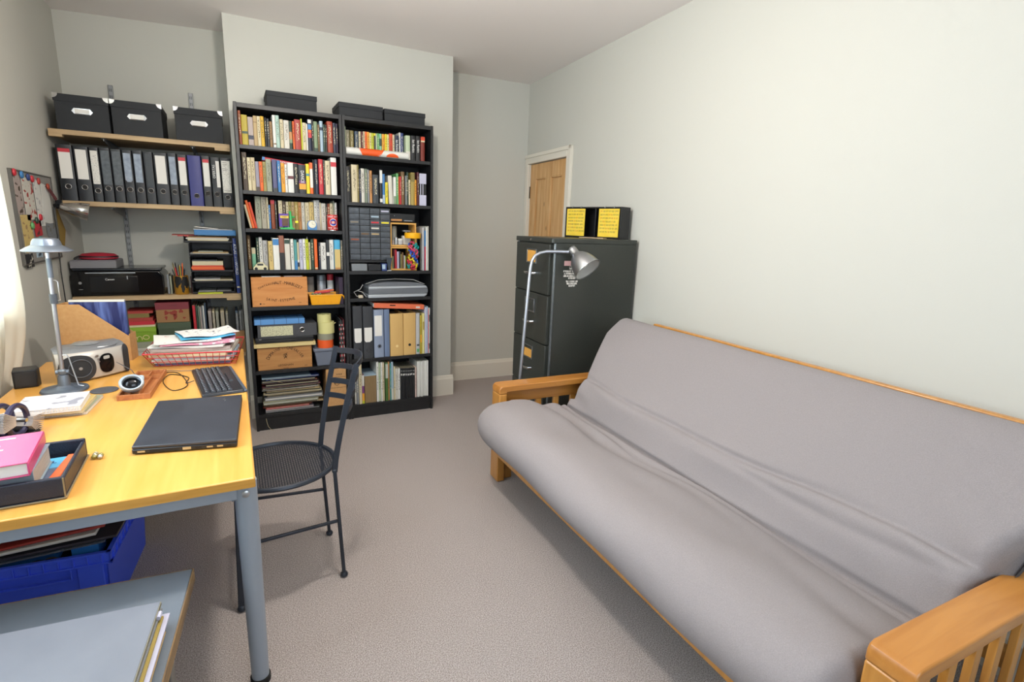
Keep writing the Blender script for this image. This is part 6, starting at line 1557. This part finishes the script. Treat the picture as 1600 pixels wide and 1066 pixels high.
t = thing('hardback_book', 'thick grey-blue hardback lying in the leather tray under a pink book', 'book', (-.506, -2.088, .7200), radians(3))
m = M(); m.box(-.26, -.004, .002, .172, .003, .049); m.build('pages', mat('page_block', '#c4b8a8', .8, noise=('#ad9f90', 380, .2), stretch=(.05, .05, 1)), t, bevel=.001)
m = M(); m.box(-.265, .0, -.002, .172, 0, .003); m.box(-.265, .0, -.002, .172, .049, .052); m.prism([(-.0025, 0), (.0, .0), (.0, .052), (-.0025, .052), ], -.002, .0) ; m.tube([(-.265, -.001, .003), (-.265, -.001, .049)], .001, 4)
m.box(-.265, 0, -.004, -.001, .0, .052); m.build('cover', mat('pale_grey_cover', '#8fa0ac', .35), t, bevel=.002)
t = thing('hardback_book', 'pink hardback topmost on the books in the leather tray', 'book', (-.503, -2.118, .7725), radians(6))
pk = mat('magenta_cover', '#c44a78', .35)
m = M(); m.box(-.25, -.003, .003, .205, .002, .030); m.build('pages', paper, t, bevel=.001)
m = M(); m.box(-.255, .0, -.002, .212, .030, .033); m.box(-.255, 0, -.002, .212, -.001, .002); m.box(-.003, .001, -.002, .212, .002, .030); m.build('cover', pk, t, bevel=.0015)
m = M()
for y, x0, x1 in ((.180, -.12, -.05), (.130, -.23, -.07), (.102, -.23, -.06), (.074, -.23, -.08), (.046, -.23, -.07)): m.box(x0, x1, y, y+.008, .0331, .0335)
m.build('cover_print', mat('pale_pink_print', '#e8bccc', .5), t, smooth=False)
m = M()
for i in range(7): m.lathe([(0, 0), (.006, .003), (.007, .008), (.003, .013), (0, .014)], 10, i % 2, T(.006*cos(i*2.1)*1.6, .011*sin(i*1.7)+.003*i, .0))
tag(m.build('trinket', [mat('olive_bead', '#8c8440', .3), mat('silver_bead', '#b4b0a0', .3, .6)], loc=(-.430, -1.89, .7002)), 'small heap of olive and silver beads beside the leather tray', 'beads')
# laptop
L0 = Vector((-.0655, -1.507)); rz = math.atan2(-1.941+1.505, -.083+.065)
lpA = thing('laptop', 'closed black laptop in the middle of the desk', 'laptop', (-.347, -1.900, .7002), radians(0))
q = [(-.347, -1.900), (-.083, -1.952), (-.062, -1.505), (-.326, -1.478)]
pl = [(a+.347, b+1.900) for a, b in q]
def ins(P, d): 
    cx = sum(p[0] for p in P)/4; cy = sum(p[1] for p in P)/4
    return [(cx+(p[0]-cx)*(1-d), cy+(p[1]-cy)*(1-d)) for p in P]
M().prism(pl, .003, .017).build('base', mat('laptop_base_black', '#1c1d20', .4), lpA, bevel=.003)
M().prism(ins(pl, .004), .0175, .0265).build('screen_lid', mat('laptop_lid_sheen', '#2e3138', .34, noise=('#3c4048', 9, .3)), lpA, bevel=.003, seg=3)  # black lid, its colour lightened to paint in the sheen
e0 = Vector((pl[0][0], pl[0][1], 0)); e1 = Vector((pl[1][0], pl[1][1], 0)); ed = (e1-e0).normalized(); en = Vector((ed.y, -ed.x, 0))
for f0, f1, z0, z1, mm_ in ((.05, .12, .007, .012, steel), (.16, .44, .006, .0125, inkblack), (.47, .55, .006, .014, steel), (.59, .65, .007, .013, inkblack), (.70, .76, .007, .012, steel), (.80, .86, .007, .012, steel), (.90, .94, .007, .012, inkblack)):
    L_ = (e1-e0).length; a = e0+ed*(L_*f0)+en*.0004; b = e0+ed*(L_*f1)+en*.0004
    M().add([a+Vector((0, 0, z0)), b+Vector((0, 0, z0)), b+Vector((0, 0, z1)), a+Vector((0, 0, z1))], [(0, 1, 2, 3)]).build('port', mm_, lpA, smooth=False)
for fx, fy in ((.03, .03), (.24, -.01), (.25, .36), (.06, .38)): M().lathe([(0, 0), (.008, 0), (.008, .003), (0, .003)], 12, 0, T(fx, fy, 0)).build('rubber_foot', rubber, lpA)
m = M(); m.tube([(.228, .335, .0268), (.232, .345, .0268), (.224, .355, .0268), (.230, .365, .0268)], .0012, 5); m.build('lid_mark', steel, lpA)
# keyboard
kb = thing('keyboard', 'black computer keyboard beside the laptop', 'keyboard', (-.152, -1.205, .7002), radians(98))
KW, KD = .41, .148
m = M(); m.frustum((-KW/2, KW/2, -KD/2, KD/2), (-KW/2+.004, KW/2-.004, -KD/2+.006, KD/2-.004), 0, .013); m.build('body', mat('keyboard_black', '#20242a', .35), kb, bevel=.003)
m = M(); m.box(-KW/2+.003, KW/2-.003, -KD/2-.008, -KD/2+.004, 0, .010); m.build('wrist_edge', mat('keyboard_edge_grey', '#4c5866', .35), kb, bevel=.003)
keym = mat('key_black', '#2a2d33', .35); legend = mat('key_legend', '#9aa4ae', .5)
rowk = [(.054, 17, .0135), (.033, 18, .0165), (.014, 18, .0165), (-.005, 17, .0165), (-.024, 16, .0165)]
for y, n, kd_ in rowk:
    for i in range(n):
        x = -KW/2+.014+i*((KW-.028)/n); ww = (KW-.028)/n-.003
        m = M(); m.frustum((x, x+ww, y-kd_/2, y+kd_/2), (x+.0015, x+ww-.0015, y-kd_/2+.0015, y+kd_/2-.0015), .013, .019, 0)
        m.box(x+.004, x+.009, y, y+.005, .0189, .0192, 1)
        m.build('key', [keym, legend], kb, smooth=False)
m = M(); y = -.045; m.frustum((-.06, .06, y-.008, y+.008), (-.058, .058, y-.0065, y+.0065), .013, .019); m.build('space_bar', keym, kb, smooth=False)
# cables on the desk
def cable(lab, pts, r=.0018, c=None):
    # smooth the path
    P = [Vector(p) for p in pts]; out = []
    for i in range(len(P)-1):
        a = P[max(i-1, 0)]; b = P[i]; c_ = P[i+1]; d_ = P[min(i+2, len(P)-1)]
        for j in range(6):
            t = j/6; out.append(.5*((2*b)+(c_-a)*t+(2*a-5*b+4*c_-d_)*t*t+(3*b-a-3*c_+d_)*t**3))
    out.append(P[-1])
    return tag(M().tube(out, r, 6).build('cable', c or blkplastic), lab, 'cable')
cable('black cable looping left from the keyboard on the desk', [(-.232, -1.20, .712), (-.262, -1.19, .703), (-.26, -1.10, .7022), (-.33, -1.03, .7022), (-.345, -1.14, .7022), (-.30, -1.28, .7022), (-.255, -1.22, .7022), (-.30, -1.02, .7022), (-.36, -.985, .7022)])
cable('grey cable crossing from the radio past the wire tray', [(-.52, -.97, .76), (-.47, -1.0, .73), (-.45, -.985, .7022), (-.36, -.97, .7055), (-.28, -1.0, .7055), (-.22, -.985, .7022), (-.20, -.96, .7022)], .0016, mat('grey_cable_skin', '#5c5c62', .5))

# ================================================================== UNDER THE DESK
cr = thing('crate', 'bright blue plastic stacking crate full of oddments under the desk', 'crate', (-.492, -1.625, .0), radians(-5))
blue = mat('crate_blue', '#4262f4', .4)
CWx, CDy, CH_ = .42, .50, .27
m = M(); k = .004
m.frustum((-CWx+.02, -.02, .02, CDy-.02), (-CWx+.02, -.02, .02, CDy-.02), 0, .004)
vsA = (-CWx+.02, -.02, .02, CDy-.02); vsB = (-CWx+.008, -.008, .008, CDy-.008)
wall4(m, vsA, vsB, .235, .004)
m.build('tub', blue, cr)
m = M()
for a, b, c, d_, z0, z1 in ((-CWx-.008, .008, -.008, .006, .262, .27), (-CWx-.008, .008, CDy-.006, CDy+.008, .262, .27), (-CWx-.008, -CWx+.006, -.008, CDy+.008, .262, .27), (-.006, .008, -.008, CDy+.008, .262, .27),
                       (-CWx-.004, .004, -.004, .0, .232, .262), (-CWx-.004, .004, CDy, CDy+.004, .232, .262), (-CWx-.004, -CWx, -.004, CDy+.004, .232, .262), (.0, .004, -.004, CDy+.004, .232, .262),
                       (-CWx-.010, .010, -.010, .008, .228, .234), (.0, .010, -.01, CDy+.01, .228, .234)):
    m.box(a, b, c, d_, z0, z1)
for i in range(11): x = -CWx+.02+i*.038; m.box(x, x+.003, -.010, .0, .232, .264)
for i in range(12): y = .02+i*.04; m.box(.0, .010, y, y+.003, .232, .264)
m.build('rim', blue, cr, bevel=.001)
m = M(); m.box(-.30, -.10, -.014, -.002, .19, .196); m.box(-.30, -.296, -.014, -.002, .196, .228); m.box(-.104, -.10, -.014, -.002, .196, .228); m.build('hand_grip', blue, cr, bevel=.001)
m = M(); m.box(-.09, -.02, .0, .008, .0, .228); m.build('corner_rib', blue, cr, bevel=.002)
cl = radians(-5)
def inC(x, y, z): return (-.492+x*cos(cl)-y*sin(cl), -1.625+x*sin(cl)+y*cos(cl), z)
def thingC(x0, x1, y0, y1, z, th, rx, ry, rz, mm, name, lab, cat, bev=.002):
    m = M(); m.box(-(x1-x0)/2, (x1-x0)/2, -(y1-y0)/2, (y1-y0)/2, 0, th)
    return tag(m.build(name, mm, loc=inC((x0+x1)/2, (y0+y1)/2, z), rot=(radians(rx), radians(ry), radians(rz-5)), bevel=bev), lab, cat, 'things piled in the blue crate')
clearp = mat('clear_wallet', '#8a8c92', .15, alpha=.55)
thingC(-.38, -.05, .05, .44, .02, .19, 0, 0, 0, mat('dark_stuff_box', '#26262c', .6), 'box', 'dark box filling the bottom of the blue crate', 'box')
thingC(-.12, -.045, .06, .14, .215, .05, 0, 0, 2, mat('cyan_box', '#2c7ac8', .5), 'box', 'light blue carton at the right of the blue crate', 'box')
thingC(-.36, -.16, .03, .20, .225, .02, 4, -2, 4, mat('blue_white_pack', '#2a6fb8', .4), 'packet', 'blue and white packet at the front of the blue crate', 'packet')
thingC(-.40, -.03, .04, .40, .262, .006, -1, -3, 3, clearp, 'plastic_wallet', 'clear plastic wallet lying over the blue crate', 'wallet', .001)
thingC(-.41, .02, .03, .40, .280, .009, -1, -4, 0, mat('charcoal_folder', '#3c3a42', .35), 'folder', 'charcoal folder near the top of the blue crate', 'folder')
thingC(-.42, -.04, .02, .38, .302, .010, -1, -4, 2, cov('white'), 'papers', 'white papers with a violet edge in the blue crate', 'papers')
thingC(-.30, -.02, .03, .38, .323, .009, -1, -5, 3, cov('brick red'), 'folder', 'red folder showing below the dark one in the blue crate', 'folder')
thingC(-.42, .05, .04, .42, .343, .006, -1, -4, 1, cov('dark grey'), 'folder', 'dark grey folder overhanging the right of the blue crate', 'folder')
thingC(-.42, -.06, .04, .42, .362, .012, -1, -3, 2, mat('plum_folder', '#4a2438', .5), 'folder', 'plum folder topmost in the blue crate', 'folder')
m = M(); m.tube([(.03*cos(a*pi/8), .0, .03*sin(a*pi/8)) for a in range(16)], .006, 8, closed=True); m.tube([(.02*cos(a*pi/8)+.03, .01, .022*sin(a*pi/8)+.004) for a in range(16)], .005, 8, closed=True)
tag(m.build('headphones', blkplastic, loc=inC(-.19, -.0+.022, .235), rot=(.3, 0, -.1)), 'black looped cable end at the front of the blue crate', 'cable')

# ================================================================== FOREGROUND LOW TABLE
lt2 = thing('low_table', 'low grey table with worn edges in the near left corner', 'table', (-.205, -2.135, 0), radians(-5))
gtop = mat('grey_table_paint', '#6c757e', .4, noise=('#757e88', 14, .3)); worn = wood('worn_brown_edge', '#6c5844', '#a08052', .6, 'Y', 8)
M().box(-.535, -.003, -.72, .0, .415, .45).build('table_top', gtop, lt2, bevel=.002)
m = M(); m.box(-.003, .0, -.72, .0, .416, .4495); m.box(-.535, -.003, .0, .0025, .416, .4495); m.build('worn_edge', worn, lt2)
for x, y in ((-.045, -.30), (-.045, -.70), (-.53, -.30), (-.53, -.70)): M().box(x, x+.040, y, y+.035, 0, .415).build('leg', mat('grey_brown_leg', '#6a6660', .5), lt2, bevel=.003)
pf = [(.4505, .006, 'black', -.022, -.70, -.30, 'dark board lowest of the pile on the low table'), (.457, .009, 'dark brown', -.020, -.70, -.27, 'dark brown folder second in the pile on the low table'), (.4665, .004, 'tan', -.016, -.70, -.255, 'tan card third from the bottom of the low table pile'), (.471, .007, 'orange tan', -.021, -.70, -.235, 'orange-brown folder in the low table pile'),
      (.4785, .004, 'lilac white', -.015, -.70, -.21, 'lilac sheets near the top of the low table pile'), (.483, .006, 'ochre', -.024, -.70, -.225, 'ochre folder near the top of the low table pile'), (.4895, .006, 'grey', -.030, -.70, -.205, 'grey board just under the big portfolio')]
a5 = radians(-5)
def onT(x, y, z): return (-.205+x*cos(a5)-y*sin(a5), -2.135+x*sin(a5)+y*cos(a5), z)
for z, th, cn, xr, y0, y1, lb in pf:
    tag(M().box(-.48, 0, y0-y1, 0, 0, th).build('folder', cov(cn), loc=onT(xr, y1, z), rot=(0, 0, a5), bevel=.001), lb, 'folder', 'pile of folders on the low table')
t = thing('portfolio', 'large pale grey portfolio topmost on the low table', 'portfolio', onT(-.034, -.195, .4960), a5)
M().box(-.50, 0, -.56, 0, .0, .010).build('cover', mat('portfolio_grey', '#737882', .42, noise=('#80858e', 7, .3)), t, bevel=.0015)
M().box(-.0005, .0012, -.56, 0, .001, .009).build('edge_tape', mat('tape_khaki', '#84806c', .6), t)
m = M().tube([(.004, -.03, .002), (.004, -.05, .002)], .005, 8)
m.build('tie_tab', cov('lilac white'), t)

# ================================================================== ADDED PENDANT LAMP (out of view, stands in for light bounced off the ceiling)
pl_ = thing('added_pendant_lamp', 'added lamp holder hanging unseen from the ceiling for overhead light', 'ceiling lamp', (.30, -1.90, 2.56))
M().lathe([(0, -.03), (.03, -.028), (.045, -.005), (.045, 0), (0, 0)], 24).build('ceiling_rose', trimm, pl_)
M().tube([(0, 0, -.02), (0, 0, -.24)], .0035, 8).build('cord', paper, pl_)
M().lathe([(0, -.29), (.018, -.29), (.02, -.25), (.012, -.235), (0, -.235)], 20).build('lamp_holder', trimm, pl_)
